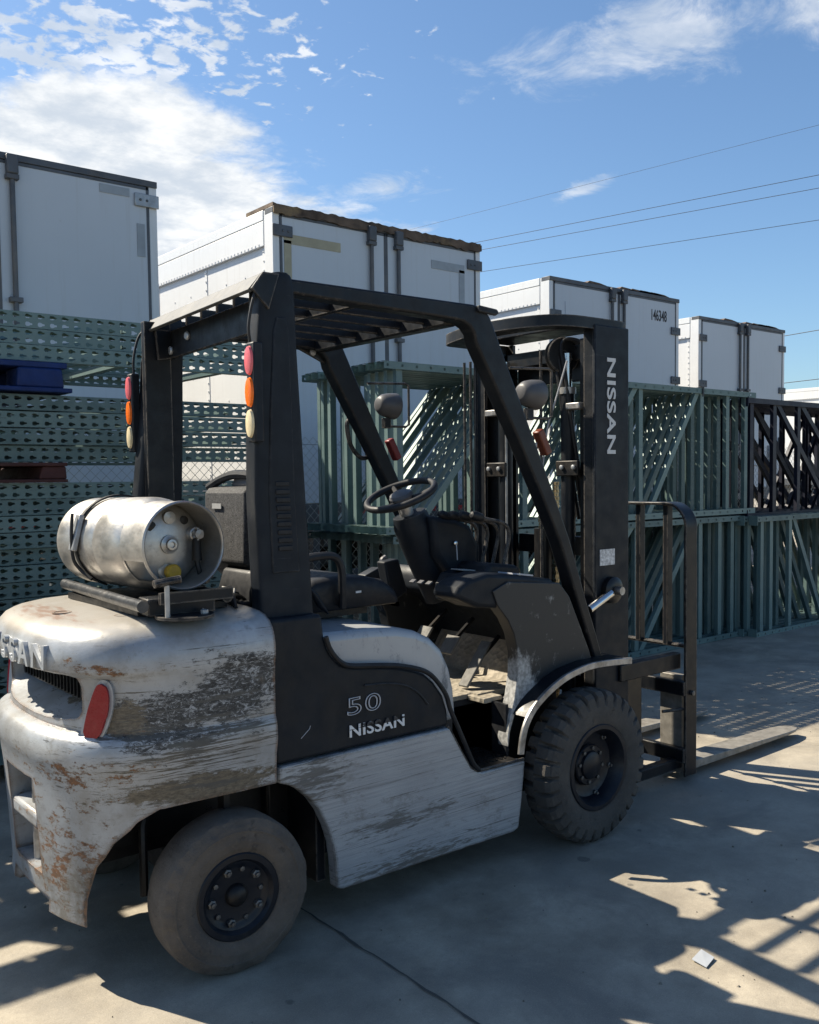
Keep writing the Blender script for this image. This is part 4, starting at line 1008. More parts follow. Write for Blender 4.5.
MB().box(3.290, 3.392, 2.7135, 2.717, 1.098, 1.170).build('mast_sticker', 'sticker', fk)

# ---- carriage, load backrest and forks
for sgn in (0, 1):
    f = (lambda y: y) if sgn == 0 else mir
    MB().box(3.50, 3.64, *sorted((f(2.75), f(2.80))), .05, .60).build('carriage_plate', 'grease_black', fk, bev=.006)
    MB().box(3.42, 3.88, *sorted((f(2.70), f(2.745))), .555, .635).build('carriage_arm', 'black_paint', fk, bev=.006)
    MB().box(3.50, 3.90, *sorted((f(2.70), f(2.745))), .06, .115).build('carriage_arm', 'black_paint', fk, bev=.006)
    # fork: shank and tapered blade
    y0, y1 = sorted((f(2.70), f(2.825)))
    fo = MB().prism([(3.885,.045),(3.885,.52),(3.925,.52),(3.930,.12),(3.945,.088),(3.98,.078),(5.03,.052),(5.06,.045),(5.06,.040),(3.95,.030),(3.905,.032)], y0, y1)
    # round the tip in plan
    for i, v in enumerate(fo.v):
        if v[0] > 5.0: fo.v[i] = (v[0], (y0+y1)/2+(v[1]-(y0+y1)/2)*.45, v[2])
    fb = []
    prof_ = [(3.885,.030,.52),(3.925,.030,.52)]
    mb = MB().box(3.885, 3.925, y0, y1, .034, .52)
    secs = [(3.925,.034,.079),(4.3,.036,.070),(4.7,.038,.061),(4.90,.039,.056),(4.99,.040,.053),(5.03,.041,.051),(5.055,.042,.048)]
    rg = []
    for x, za, zb in secs:
        h = (y1-y0)/2*(1 if x < 4.95 else (.84 if x < 5.0 else (.62 if x < 5.04 else .40))); cyy = (y0+y1)/2
        rg.append([(x,cyy-h,za),(x,cyy+h,za),(x,cyy+h,zb),(x,cyy-h,zb)])
    mb.loft(rg); mb.build('fork', 'fork', fk, bev=.004, smooth=30)
for z0, z1 in ((.10,.17),(.43,.50)):
    MB().box(3.845, 3.882, 2.66, mir(2.66), z0, z1).build('carriage_bar', 'black_paint', fk, bev=.004)
# bent flat-bar frame in the y-z plane
path = [(2.665,.03),(2.665,1.0),(2.668,1.20)] + [(2.665+.115-.115*math.cos(R_(a)), 1.245+.115*math.sin(R_(a))) for a in range(0, 91, 10)]
full = path + [(mir(y), z) for y, z in reversed(path)]
rings = []
for i, (y, z) in enumerate(full):
    a_ = full[max(i-1,0)]; b_ = full[min(i+1,len(full)-1)]; d = Vector((b_[0]-a_[0], b_[1]-a_[1])).normalized(); nn = (d[1]*.007, -d[0]*.007)
    xw = .045
    rings.append([(3.905-xw,y+nn[0],z+nn[1]),(3.905+xw,y+nn[0],z+nn[1]),(3.905+xw,y-nn[0],z-nn[1]),(3.905-xw,y-nn[0],z-nn[1])])
br = MB().loft(rings).build('load_backrest', 'black_paint', fk, bev=.003, smooth=40)
for y in (2.80, 2.965, 3.135, 3.30):
    MB().box(3.885, 3.925, y-.006-.012, y+.012, .66, 1.352).build('backrest_bar', 'black_paint', br, bev=.003)
MB().tube([(3.905,2.67,.665),(3.905,mir(2.67),.665)], .011, 8).build('backrest_rung', 'black_paint', br)
MB().lathe((3.905,2.656,.44), (0,-1,0), [(0,.013),(.012,.013),(.014,.006)], 8).build('backrest_bolt', 'nut', br)
MB().tube([(3.905,2.67,.36),(3.76,2.72,.36)], .008, 8).build('backrest_rung', 'black_paint', br)

# ---- head lamps and grab handle on the front legs
for sgn in (0, 1):
    f = (lambda y: y) if sgn == 0 else mir
    lx, lz = (2.885, 1.845) if sgn == 0 else (2.790, 1.850)
    yy = 2.75 if sgn == 0 else 3.60
    prl = [(-.060,.024),(-.055,.036),(-.035,.050),(-.005,.058),(.040,.064),(.046,.060)]
    hl = MB().lathe((lx, yy, lz), (1,0,-.08), prl, 28).build('head_lamp', 'lamp_plastic', fk, smooth=50)
    MB().lathe((lx+.044, yy, lz-.004), (1,0,-.08), [(0,.058),(.008,.050),(.012,0)], 28).build('lamp_glass', 'clear_lens', hl)
    gx = lx+.13
    MB().tube([(lx-.12,yy,lz+.10),(gx-.02,yy,lz+.11),(gx,yy,lz+.10),(gx,yy,lz-.09),(gx-.02,yy,lz-.10),(lx-.02,yy,lz-.10)], .006, 8).build('lamp_guard', 'black_paint', fk)
    MB().box(lx-.03, lx+.01, yy-.012, yy+.012, lz-.11, lz-.06).build('lamp_bracket', 'black_paint', fk, bev=.003)
    sx, sz = (2.865, 1.64) if sgn == 0 else (2.835, 1.64)
    MB().obox((sx, f(2.665) if sgn == 0 else 3.62, sz), (.47,0,-.88), (0,1,0), (.88,0,.47), .055, .020, .018).build('side_marker', 'marker_brown' if sgn == 0 else 'dull_red', fk, bev=.006)
MB().tube(bez([(2.66,3.66,1.79),(2.61,3.66,1.785),(2.59,3.66,1.75),(2.61,3.66,1.66),(2.66,3.66,1.605),(2.70,3.66,1.60),(2.75,3.66,1.62)], 6), .011, 8).build('grab_handle', 'black_paint', fk)
MB().obox((2.79,2.66,1.62),(1,0,.3),(0,1,0),(0,0,1),.03,.012,.010).build('mirror_stub', 'worn_steel', fk, bev=.003)

# ---- bottle cradle on the counterweight
MB().tube([(1.155,3.40,1.135),(1.105,2.60,1.135)], .018, 14).build('cradle_tube', 'cradle_grey', fk)
MB().tube([(1.40,3.36,1.135),(1.40,2.64,1.135)], .018, 14).build('cradle_tube', 'black_paint', fk)
MB().obox((1.24, 2.66, 1.125), (.97,-.10,0), (.10,.97,0), (0,0,1), .105, .045, .026).build('cradle_block', 'black_paint', fk, bev=.004)
MB().lathe((1.235, 2.60, 1.0925), (0,0,1), [(0,.088),(.009,.088),(.010,.084)], 36).build('swivel_plate', 'black_paint', fk)
MB().tube([(1.165,2.565,1.10),(1.165,2.565,1.20)], .0075, 10).build('latch_bolt', 'galv', fk)
MB().tube([(1.125,2.565,1.202),(1.205,2.560,1.212)], .012, 10).build('latch_handle', 'black_paint', fk)
for p in ((1.285,2.57),(1.30,2.62)): MB().lathe((*p,1.1025), (0,0,1), [(0,.012),(.010,.012),(.012,.006)], 8).build('bolt_head', 'galv', fk)
MB().box(1.16, 1.40, 2.60, 2.615, 1.135, 1.17).build('cradle_rail', 'black_paint', fk)
MB().obox((1.28, 3.0, 1.105), (1,0,0), (0,1,0), (0,0,1), .15, .30, .010).build('cradle_base', 'dark_steel', fk)
# strap round the bottle with its over-centre buckle (belongs to the cradle)
TCX, TCZ, TR = 1.292, 1.295, .152
mb = MB(); rg = []
for i in range(41):
    t = R_(-70+ (360-40)*i/40); rr = TR+.006
    c = (TCX-.022+rr*math.cos(t)*-1, TCZ+rr*math.sin(t)); d = (-math.cos(t)*.003, math.sin(t)*.003)
    rg.append([(c[0]-d[0],3.155,c[1]-d[1]),(c[0]+d[0],3.155,c[1]+d[1]),(c[0]+d[0],3.175,c[1]+d[1]),(c[0]-d[0],3.175,c[1]-d[1])])
stp = MB().loft(rg).build('bottle_strap', 'belt', fk)
MB().obox((TCX-.178,3.155,TCZ+.035), (.25,0,1), (0,1,0), (1,0,-.25), .062, .022, .008).build('strap_buckle', 'galv', stp, bev=.003)
MB().tube(bez([(TCX-.187,3.16,TCZ+.10),(TCX-.194,3.155,TCZ+.03),(TCX-.192,3.15,TCZ-.05),(TCX-.172,3.14,TCZ-.09),(TCX-.15,3.10,TCZ-.12)], 5), .006, 8).build('strap_hook', 'belt', stp)

# ================================================================ GAS BOTTLE (rests in the cradle)
gb = thing('gas_bottle', 'scuffed aluminium gas bottle lying on its side across the back of the forklift', 'gas bottle', (TCX, 3.05, TCZ-TR))
ya = (.03, -1, .015)
base = Vector((TCX-.03, 3.42, TCZ-.006))
MB().lathe(base, ya, [(0,.0),(.004,.07),(.016,.112),(.036,.136),(.062,.149),(.090,.152),(.180,.152),(.184,.1495),(.192,.1495),(.196,.152),(.370,.152),(.374,.1495),(.384,.1495),(.388,.152),(.52,.152),(.548,.149),(.575,.138),(.598,.120),(.612,.095),(.622,.06),(.626,0)], 64, cap=False).build('bottle_body', 'tank', gb, smooth=50)
# collar ring around the valves: ring with thick rolled rim, cut open on its lower rear side
axv = Vector(ya).normalized(); c0 = base+axv*.56; a_ = Vector((0,0,1)); a_ = (a_-axv*a_.dot(axv)).normalized(); b_ = axv.cross(a_)
vs = []; fs = []; ns = 96; rr = [(0,.141),(.02,.139),(.155,.136),(.160,.139),(.168,.139),(.172,.134),(.168,.130),(.160,.130),(.155,.132),(.02,.134),(0,.136)]
for k in range(ns):
    t = 2*math.pi*k/ns; d = a_*math.cos(t)+b_*math.sin(t)
    for h, r in rr: vs.append(c0+axv*h+d*r)
n = len(rr)
for k in range(ns):
    t = 360*k/ns; k2 = (k+1) % ns
    for j in range(n-1):
        h = rr[j][0]
        if 108 < t < 140 and .015 < min(rr[j][0], rr[j+1][0]) < .156 and max(rr[j][0], rr[j+1][0]) < .158: continue
        fs.append((k*n+j, k*n+j+1, k2*n+j+1, k2*n+j))
MB().add(vs, fs).build('collar', 'tank', gb, smooth=50, normals=True)
def onhead(u, v_, h=.62): return c0-axv*.56+axv*h+a_*v_+b_*u
# in the photo's view: right is +x; b_ may point either way
bs = 1 if b_.x > 0 else -1
def port(u, v_, h, prof, mat, name, par=gb): return MB().lathe(onhead(u*bs, v_, h), ya, prof, 24).build(name, mat, par)
port(0, .0, .618, [(0,.030),(.014,.030),(.016,.024),(.020,.018),(.030,.017),(.031,.010),(.026,.008)], 'tank', 'liquid_gauge')
port(.005, .085, .585, [(0,.028),(.02,.028),(.024,.022),(.040,.020),(.042,0)], 'worn_steel', 'relief_valve')
port(-.055, .06, .600, [(0,.016),(.018,.016),(.020,0)], 'dark_steel', 'plug')
port(.060, .075, .598, [(0,.014),(.018,.014),(.020,0)], 'dark_steel', 'plug')
port(-.005, -.085, .585, [(0,.030),(.030,.030),(.036,.024)], 'tank', 'fill_valve')
port(.005, -.087, .622, [(0,.024),(.022,.025),(.027,.021),(.029,0)], 'yellow_cap', 'dust_cap')
vb = port(.085, .03, .585, [(0,.024),(.06,.022),(.062,.016),(.085,.015),(.087,0)], 'worn_steel', 'service_valve')
q = onhead(.085*bs, .03, .645)
hw = MB()
for k in range(6):
    t = math.pi*k/3; d = a_*math.cos(t)+b_*math.sin(t); hw.tube([q+axv*.012, q+axv*.012+d*.020], .0045, 8)
hw.lathe(q, ya, [(0,.010),(.018,.012),(.022,.008)], 16); hw.build('hand_wheel', 'galv', vb)
MB().tube([q, q-a_*.03, q-a_*.085], [.012,.015,.017], 14).build('coupling', 'dark_steel', vb)
MB().tube(bez([q-a_*.085, q-a_*.13+b_*.01*bs, q-a_*.16+b_*.05*bs-axv*.05, q-a_*.165+b_*.10*bs-axv*.12], 5), .009, 8).build('gas_hose', 'hose', vb)

# ================================================================ RACK FRAMES
ORD = ['first','second','third','fourth','fifth','sixth','seventh','eighth','ninth','tenth','eleventh','twelfth','thirteenth','fourteenth','fifteenth','sixteenth','seventeenth','eighteenth','nineteenth','twentieth','twenty-first','twenty-second','twenty-third','twenty-fourth','twenty-fifth']
CW_, CD = .078, .048      # column face width and flange depth
def column_mesh(L, pitch=.060, holes=True):
    """punched C section along x; punched face at y=0 looking to -y, flanges run to +y"""
    mb = MB(); n = int(L/pitch)
    def tear(cx, cz):
        # keyhole lying along x: round end left, narrow neck right (8 points, counter-clockwise from lower left)
        return [(cx-.0165,cz-.0045),(cx-.0115,cz-.0105),(cx-.001,cz-.0105),(cx+.008,cz-.005),(cx+.017,cz-.004),(cx+.017,cz+.004),(cx+.008,cz+.005),(cx-.001,cz+.0105),(cx-.0115,cz+.0105),(cx-.0165,cz+.0045)]
    vs = []; fs = []
    def cell(x0, x1, z0, z1, fn, hole):
        o = len(vs); cx, cz = (x0+x1)/2, (z0+z1)/2
        if not hole:
            for p in ((x0,z0),(x1,z0),(x1,z1),(x0,z1)): vs.append(fn(*p))
            fs.append((o,o+1,o+2,o+3)); return
        inn = hole(cx, cz); k = len(inn)
        out = [(x0,cz-.3*(cz-z0)),(x0,z0),(cx-.001,z0),(cx+.008,z0),(x1,z0),(x1,z1),(cx+.008,z1),(cx-.001,z1),(x0,z1),(x0,cz+.3*(cz-z0))]
        for p in out+inn: vs.append(fn(*p))
        for i in range(k): j = (i+1) % k; fs.append((o+i, o+j, o+k+j, o+k+i))
    def sq(cx, cz):
        h = .008
        return [(cx-h,cz-.002),(cx-h,cz-h),(cx-.001,cz-h),(cx+.003,cz-h),(cx+h,cz-h),(cx+h,cz+h),(cx+.003,cz+h),(cx-.001,cz+h),(cx-h,cz+h),(cx-h,cz+.002)]
    h = CW_/2
    for i in range(n):
        x0, x1 = L*i/n, L*(i+1)/n
        if holes:
            cell(x0, x1, -h, 0, lambda x, z: (x, 0, z), tear); cell(x0, x1, 0, h, lambda x, z: (x, 0, z), tear)
            big = (i % 2 == 0)
            for sz in (-h, h):
                cell(x0, x1, 0.0, CD, lambda x, y, sz=sz: (x, y, sz), sq if big else None)
        else:
            cell(x0, x1, -h, h, lambda x, z: (x, 0, z), None)
            for sz in (-h, h): cell(x0, x1, 0, CD, lambda x, y, sz=sz: (x, y, sz), None)
    for sz in (-1, 1):
        o = len(vs); vs.extend([(0,CD,sz*h),(L,CD,sz*h),(L,CD,sz*(h-.016)),(0,CD,sz*(h-.016))]); fs.append((o,o+1,o+2,o+3))
    mb.add(vs, fs); me = mb.mesh('column', smooth=0, normals=False)
    bm = bmesh.new(); bm.from_mesh(me); bmesh.ops.remove_doubles(bm, verts=bm.verts, dist=.0002); bm.to_mesh(me); bm.free()
    return me
def brace_mesh(L, w_=.042, d=.036):
    mb = MB(); t = .003
    mb.box(0, L, -w_/2, w_/2, -d/2, -d/2+t); mb.box(0, L, -w_/2, -w_/2+t, -d/2+t, d/2); mb.box(0, L, w_/2-t, w_/2, -d/2+t, d/2)
    return mb.mesh('brace', smooth=0)
FD = 1.115
def make_frame(L, struts, diags, mat, label, loc, holes=True, depth=FD, wide=.052, name='rack_frame', cat='rack frame', group=None, caps=True):
    t = thing(name, label, cat, loc, group)
    cm = column_mesh(L, holes=holes); cm.materials.append(M[mat])
    for k, (y, s) in enumerate(((0,1),(depth,-1))):
        o = bpy.data.objects.new('column', cm); C.objects.link(o); o.parent = t; o.location = (0, y, 0)
        if s < 0: o.rotation_euler = (math.pi, 0, 0)
    for i, x in enumerate(struts):
        me = brace_mesh(depth-.06, wide); me.materials.append(M[mat]); o = bpy.data.objects.new('strut', me); C.objects.link(o); o.parent = t
        o.location = (x, .03, 0); o.rotation_euler = (0, 0, math.pi/2)
    for (xa, xb) in diags:      # from the far column at xa to the near column at xb
        a = Vector((xa, depth-.03, 0)); b = Vector((xb, .03, 0)); me = brace_mesh((b-a).length, wide); me.materials.append(M[mat])
        o = bpy.data.objects.new('diagonal_brace', me); C.objects.link(o); o.parent = t; o.location = a; o.rotation_euler = (0, 0, math.atan2(b.y-a.y, b.x-a.x))
    if caps:
        for k, y in enumerate((.035, depth-.035)):
            o = MB().box(-.006, 0, y-.045, y+.045, -.045, .045)
            me = o.mesh('foot_plate', smooth=0); me.materials.append(M[mat]); q = bpy.data.objects.new('foot_plate', me); C.objects.link(q); q.parent = t
    return t
rr_ = random.Random(11)
G_FLAT = 'green rack frames piled flat at the left'
# --- the flat pile at the left
z = .10; levels = []
for i in range(17): levels.append(z); z += .0825
z = 1.605
for i in range(4): levels.append(z); z += .0855
z = 2.105
for i in range(3): levels.append(z); z += .0815
flat = make_frame(3.62, [.12, 1.0, 2.0, 2.9, 3.50], [(.2,.95),(1.1,1.9),(2.1,2.85)], 'rack_green', 'green rack frame, bottom of the flat pile behind the gas bottle', (0,0,0), group=G_FLAT, caps=False)
nl = len(levels)
for i, zl in enumerate(levels):
    k = nl-1-i      # 0 = top
    if k == 0: lab = 'perforated green rack frame lying on the very top of the flat pile at the left'
    elif k < 3: lab = 'perforated green rack frame in the flat pile, above the blue pallet, %s from the top' % ORD[k]
    elif k < 7: lab = 'perforated green rack frame in the flat pile, %s below the blue pallet' % ORD[k-3]
    else: lab = 'perforated green rack frame in the flat pile, %s below the red-brown pallet' % ORD[k-7]
    loc = (-.86+rr_.uniform(-.02,.02), 4.85+rr_.uniform(-.012,.012), zl+CW_/2)
    rot = (0, 0, rr_.uniform(-.004,.004))
    if i == 0: flat.location = loc; flat.rotation_euler = rot; flat['label'] = lab
    else: dup(flat, loc, rot, lab)
# --- bundles standing on edge
def bundle(first, n, x0, ytop, z0, h, words, group, jit=.028, step=.094, flip_every=0, L=4.35, mat='rack_green', dx=0.0):
    for i in range(n):
        lab = words % ORD[i]
        loc = (x0+dx*i+rr_.uniform(-jit, jit), ytop+.045+step*i, z0+h)
        rot = (-math.pi/2, rr_.uniform(-.004,.004)*0, 0)
        if flip_every and i % flip_every == 1:
            # the neighbour frame turned end for end
            loc = (loc[0]+L, loc[1], loc[2]); rot = (-math.pi/2, 0, math.pi)
        if i == 0: first.location = loc; first.rotation_euler = rot; first['label'] = lab
        else: dup(first, loc, rot, lab)
S = [.14, 1.30, 2.66, 3.52, 3.92, 4.22]
D = [(.27,1.24),(1.75,2.60),(2.76,3.46)]
g1 = 'green rack frames standing on edge, upper bundle'; g2 = 'green rack frames standing on edge, lower bundle'
a = make_frame(4.35, S, D, 'rack_green', '-', (0,0,0), group=g1, caps=False, wide=.050)
bundle(a, 11, 3.70, 4.78, 1.135, FD, 'green rack frame in the upper bundle behind the mast, %s from the front', g1)
b = make_frame(4.05, [.20,1.25,2.55,3.45,3.75,3.95], [(.35,1.2),(1.45,2.5),(2.6,3.4)], 'rack_green', '-', (0,0,0), group=g2, caps=False)
bundle(b, 11, 3.76, 4.78, .012, FD-.008, 'green rack frame in the lower bundle behind the mast, %s from the front', g2, .05)
c = make_frame(4.6, [.12,.28,.62,1.75,2.6,3.6,4.4], [(1.28,.68),(2.4,1.8),(3.4,2.7)], 'rack_green', '-', (0,0,0), group='green rack frames on edge under the navy frames')
bundle(c, 11, 7.80, 4.65, .012, FD-.02, 'green rack frame on edge beneath the navy frames, %s from the front', 'green rack frames on edge under the navy frames', .07)
d = make_frame(4.6, [.10,.50,.95,2.30,3.3,4.4], [(1.62,.55+.0),(2.25,1.0),(3.2,2.4)], 'navy_frame', '-', (0,0,0), holes=False, wide=.055, group='navy rack frames standing on edge at the right', cat='rack frame', name='rack_frame')
bundle(d, 7, 7.95, 4.78, 1.145, FD-.06, 'dark navy rack frame standing on edge at the far right, %s from the front', 'navy rack frames standing on edge at the right', .05, .13, 2, L=4.6)
# steel bands round the bundles
def band(x, y0, y1, z0, z1, label, name='steel_band'):
    P = [(y0,z0),(y1,z0),(y1,z1),(y0,z1)]; mb = MB(); t = .004
    mb.box(x-.012,x+.012,y0-t,y0,z0,z1); mb.box(x-.012,x+.012,y1,y1+t,z0,z1); mb.box(x-.012,x+.012,y0-t,y1+t,z1,z1+t); mb.box(x-.012,x+.012,y0-t,y1+t,z0-t,z0)
    o = mb.build(name, 'strap', smooth=0); tag(o, label, 'steel band')
# the photo shows only short end bands over the top columns
def top_band(x, y, z, label):
    mb = MB(); mb.box(x-.012,x+.012,y-.007,y-.003,z-.075,z+.006); mb.box(x-.012,x+.012,y-.007,y+1.0,z+.006,z+.010)
    o = mb.build('steel_band', 'strap', smooth=0); tag(o, label, 'steel band')
top_band(7.18, 4.785, 2.25, 'dark steel band over the top of the upper frame bundle, right of the mast')
top_band(4.78, 4.785, 2.25, 'dark steel band over the top of the upper frame bundle, left of the mast')
# timber bearers under the piles
def bearer(x, y0, y1, z0, z1, label):
    o = MB().box(x-.045, x+.045, y0, y1, z0, z1).build('timber_bearer', 'timber', bev=.004); tag(o, label, 'timber bearer')
bearer(-.4, 4.88, 5.92, 0, .10, 'timber bearer under the left end of the flat pile')
bearer(2.3, 4.88, 5.92, 0, .10, 'timber bearer under the right end of the flat pile')

# --- pallets wedged in the flat pile
def pallet(name, x0, x1, y0, y1, z0, z1, mat, label, plastic):
    t = thing(name, label, 'pallet', ((x0+x1)/2, (y0+y1)/2, z0))
    h = z1-z0
    if plastic:
        MB().box(x0,x1,y0,y1,z0,z0+.022).build('base_deck', mat, t, bev=.004)
        MB().box(x0+.02,x1-.02,y0+.01,y1,z1-.028,z1).build('top_deck', mat, t, bev=.004)
        for x in (x1-.27, (x0+x1)/2-.12, x0+.03):
            for y in (y0+.01, (y0+y1)/2-.1, y1-.25):
                MB().prism([(x,z0+.021),(x+.235,z0+.021),(x+.225,z1-.027),(x+.01,z1-.027)], y, y+.2).build('block', mat, t, bev=.012)
        for k in range(6): MB().box(x0+.35+k*.05, x0+.37+k*.05, y0+.03, y0+.5, z0+.022, z1-.03).build('inner_rib', 'seat', t)
    else:
        for i in range(7):
            yy = y0+(y1-y0-.09)*i/6
            MB().box(x0,x1,yy,yy+.09,z1-.018,z1).build('deck_board', mat, t, bev=.003)
        for i in range(3):
            yy = y0+(y1-y0-.1)*i/2
            MB().box(x0,x1,yy,yy+.10,z0,z0+.016).build('bottom_board', mat, t, bev=.003)
        for i in range(3):
            xx = x0+(x1-x0-.14)*i/2
            MB().prism([(xx,z0+.016),(xx+.14,z0+.016),(xx+.135,z1-.018),(xx+.02,z1-.018)], y0+.01, y1-.01).build('stringer', mat, t, bev=.008)
    return t
pallet('plastic_pallet', .50, 1.70, 4.80, 5.80, 1.951, 2.100, 'blue_pallet', 'blue plastic pallet wedged between the upper frames of the flat pile', True)
pallet('wooden_pallet', .62, 1.67, 4.82, 5.80, 1.500, 1.600, 'red_pallet', 'red-brown wooden pallet wedged in the middle of the flat pile', False)

# ================================================================ FENCE
fz = thing('chain_link_fence', 'grey chain-link fence running between the rack frames and the trailers', 'fence', (6, 6.45, 0))
mb = MB(); pit = .075; x0, x1, H_ = -2.0, 17.0, 1.80; y = 6.45; rad = .0021
def wire_seg(mb, p, q, r):
    d = (Vector(q)-Vector(p)).normalized(); a = Vector((0,1,0)); b = d.cross(a); vs = []
    for c_ in (p, q):
        for k in range(3):
            t = 2*math.pi*k/3; vs.append(Vector(c_)+(a*math.cos(t)+b*math.sin(t))*r)
    mb.add(vs, [(0,1,4,3),(1,2,5,4),(2,0,3,5)])
n = int((x1-x0)/pit)
for k in range(-int(H_/pit)-1, n+1):
    for s in (1, -1):
        xa = x0+k*pit if s > 0 else x0+k*pit+H_; xb = xa+s*H_
        za, zb = .04, .04+H_
        lo, hi = (xa, xb)
        p = [xa, za]; q = [xb, zb]
        for e, o_ in ((p, q), (q, p)):
            for lim, cmpf in ((x0, lambda v: v < x0), (x1, lambda v: v > x1)):
                if cmpf(e[0]):
                    t = (lim-o_[0])/(e[0]-o_[0]) if e[0] != o_[0] else 0
                    e[1] = o_[1]+(e[1]-o_[1])*t; e[0] = lim
        if abs(p[0]-q[0]) > .01 and x0-.01 <= p[0] <= x1+.01 and x0-.01 <= q[0] <= x1+.01:
            wire_seg(mb, (p[0], y+.002*s, p[1]), (q[0], y+.002*s, q[1]), rad)
me_f = mb.build('wire_mesh', 'galv', fz, smooth=0, normals=False)
for z in (.06, 1.78): MB().tube([(x0,y,z),(x1,y,z)], .0035, 6).build('tension_wire', 'galv', fz)
for k in range(7):
    x = -.9+k*3.02
    MB().tube([(x,y+.03,0),(x,y+.03,1.86)], .024, 12).build('fence_post', 'galv', fz)

# ================================================================ TRAILERS
def trailer(x0, w_, y0, ztop, words, torn=0, rods=(.38,.62), number=None, tapes=(), L=13.5, group='white box trailers backed up in a row', hinge_z=(3.85,3.1,2.2), hdr='trailer_frame', skew=0, swing=None, side_only=False):
    zf = 1.22; x1 = x0+w_
    t = thing('box_trailer', words, 'trailer', (x0+w_/2, y0, 0), group); t.rotation_euler = (0,0,skew)
    # pieces are in world metres as if not turned
    MB().box(x0+.03, x1-.03, y0+.05, y0+L, zf, ztop-.035).build('box_body', 'trailer_white', t)
    # corner posts, header, sill
    MB().box(x0-.0, x0+.075, y0-.0, y0+.16, zf-.12, ztop-.01).build('corner_post', 'trailer_white', t, bev=.006)
    MB().box(x1-.075, x1+.0, y0-.0, y0+.16, zf-.12, ztop-.01).build('corner_post', 'trailer_white', t, bev=.006)
    hd = MB().box(x0-.002, x1+.002, y0-.012, y0+.14, ztop-.055, ztop).build('rear_header', hdr, t, bev=.005)
    if torn == 1:
        rnd = random.Random(5)
        for q_ in range(7):
            xx = x0+w_*rnd.uniform(.25, .8)
            MB().prism([(xx,ztop+.001),(xx+.04,ztop+.03),(xx+rnd.uniform(.15,.35),ztop+.022),(xx+.40,ztop+.001)], y0-.01, y0+.25).build('loose_roof_skin', 'trailer_rust', t, smooth=0)
    if torn > 1:
        rnd = random.Random(torn); P = []; nn = 60
        top = [(x0+w_*i/nn, ztop+.002+rnd.uniform(-.006,.018)) for i in range(nn+1)]
        bot = [(x0+w_*i/nn, ztop-.040-rnd.uniform(0,.022)-.02*(.5+.5*math.sin(i*.37))) for i in range(nn, -1, -1)]
        MB().prism(top+bot, y0-.030, y0-.014).build('torn_header_strip', 'trailer_rust', t, smooth=0)
        MB().prism([(x0+w_*i/nn, ztop+.003) for i in range(nn+1)]+[(x0+w_*i/nn, ztop+.02+rnd.uniform(0,.02)) for i in range(nn,-1,-1)], y0-.012, y0+.5).build('loose_roof_skin', 'trailer_rust', t, smooth=0)
    MB().box(x0-.002, x1+.002, y0-.012, y0+.20, zf-.16, zf+.03).build('rear_sill', 'trailer_frame', t, bev=.006)
    mb = MB(); k = 0; x = x0+.02
    while x < x1-.2:
        if k % 2 == 0: mb.box(x, x+.22, y0-.0145, y0-.0125, zf-.08, zf-.03)
        x += .22; k += 1
    mb.build('reflective_tape', 'tape_red', t, smooth=0)
    # doors
    xm = (x0+x1)/2
    for a_, b_ in ((x0+.082, xm-.006), (xm+.006, x1-.082)):
        dr = MB().box(a_, b_, y0-.004, y0+.045, zf+.04, ztop-.060).build('door', 'trailer_door_shaded', t, bev=.004)
        fr = MB(); g_w = .018
        fr.box(a_-.006, a_+g_w, y0-.008, y0-.0045, zf+.04, ztop-.060); fr.box(b_-g_w, b_+.006, y0-.008, y0-.0045, zf+.04, ztop-.060); fr.box(a_, b_, y0-.008, y0-.0045, ztop-.085, ztop-.060)
        fr.build('door_seal', 'trailer_frame', dr, smooth=0)
    for r_ in rods:
        x = x0+w_*r_
        rd = MB().tube([(x, y0-.035, zf-.05), (x, y0-.035, ztop-.05)], .021, 12).build('lock_rod', 'trailer_frame', t)
        for z in (ztop-.19, ztop-1.15, ztop-2.1):
            MB().box(x-.05, x+.05, y0-.062, y0-.004, z-.02, z+.02).build('rod_bracket', 'trailer_frame', rd, bev=.004)
        MB().box(x-.045, x+.045, y0-.07, y0-.008, ztop-.17, ztop-.02).build('rod_cam', 'trailer_frame', rd, bev=.01)
        MB().tube([(x, y0-.06, zf+.45), (x+.30, y0-.06, zf+.42)], .014, 8).build('rod_handle', 'galv', rd)
    for x, s in ((x0+.04, 1), (x1-.04, -1)):
        for z in hinge_z:
            if z > ztop-.1: continue
            hg = MB().box(*sorted((x-s*.05, x+s*.17)), y0-.026, y0-.009, z-.055, z+.055).build('hinge', 'galv' if not torn else 'trailer_frame', t, bev=.006)
            mb = MB()
            for q in (.06, .12): mb.lathe((x+s*q, y0-.027, z), (0,-1,0), [(0,.012),(.006,.010),(.007,0)], 8)
            mb.build('hinge_bolts', 'trailer_frame', hg)
    # side walls: rails, seams and rivets
    for sx, s in ((x0, -1), (x1, 1)):
        xa, xb = sorted((sx+s*.000, sx-s*.03))
        MB().box(*sorted((sx+s*.006, sx-s*.05)), y0+.165, y0+L, ztop-.10, ztop-.002).build('top_rail', 'trailer_white', t, bev=.006)
        MB().box(*sorted((sx+s*.004, sx-s*.05)), y0+.165, y0+L, ztop-.34, ztop-.105).build('upper_side_band', 'trailer_white', t, bev=.004)
        MB().box(*sorted((sx+s*.006, sx-s*.05)), y0+.165, y0+L, zf-.08, zf+.12).build('bottom_rail', 'trailer_frame', t, bev=.006)
        mb = MB(); yy = y0+.25
        xs = sorted((sx-s*.029, sx-s*.024+s*.012))
        while yy < y0+L-.1:
            for z in (ztop-.325,): mb.box(*sorted((sx+s*.003, sx+s*.009)), yy, yy+.014, z, z+.014)
            yy += .07
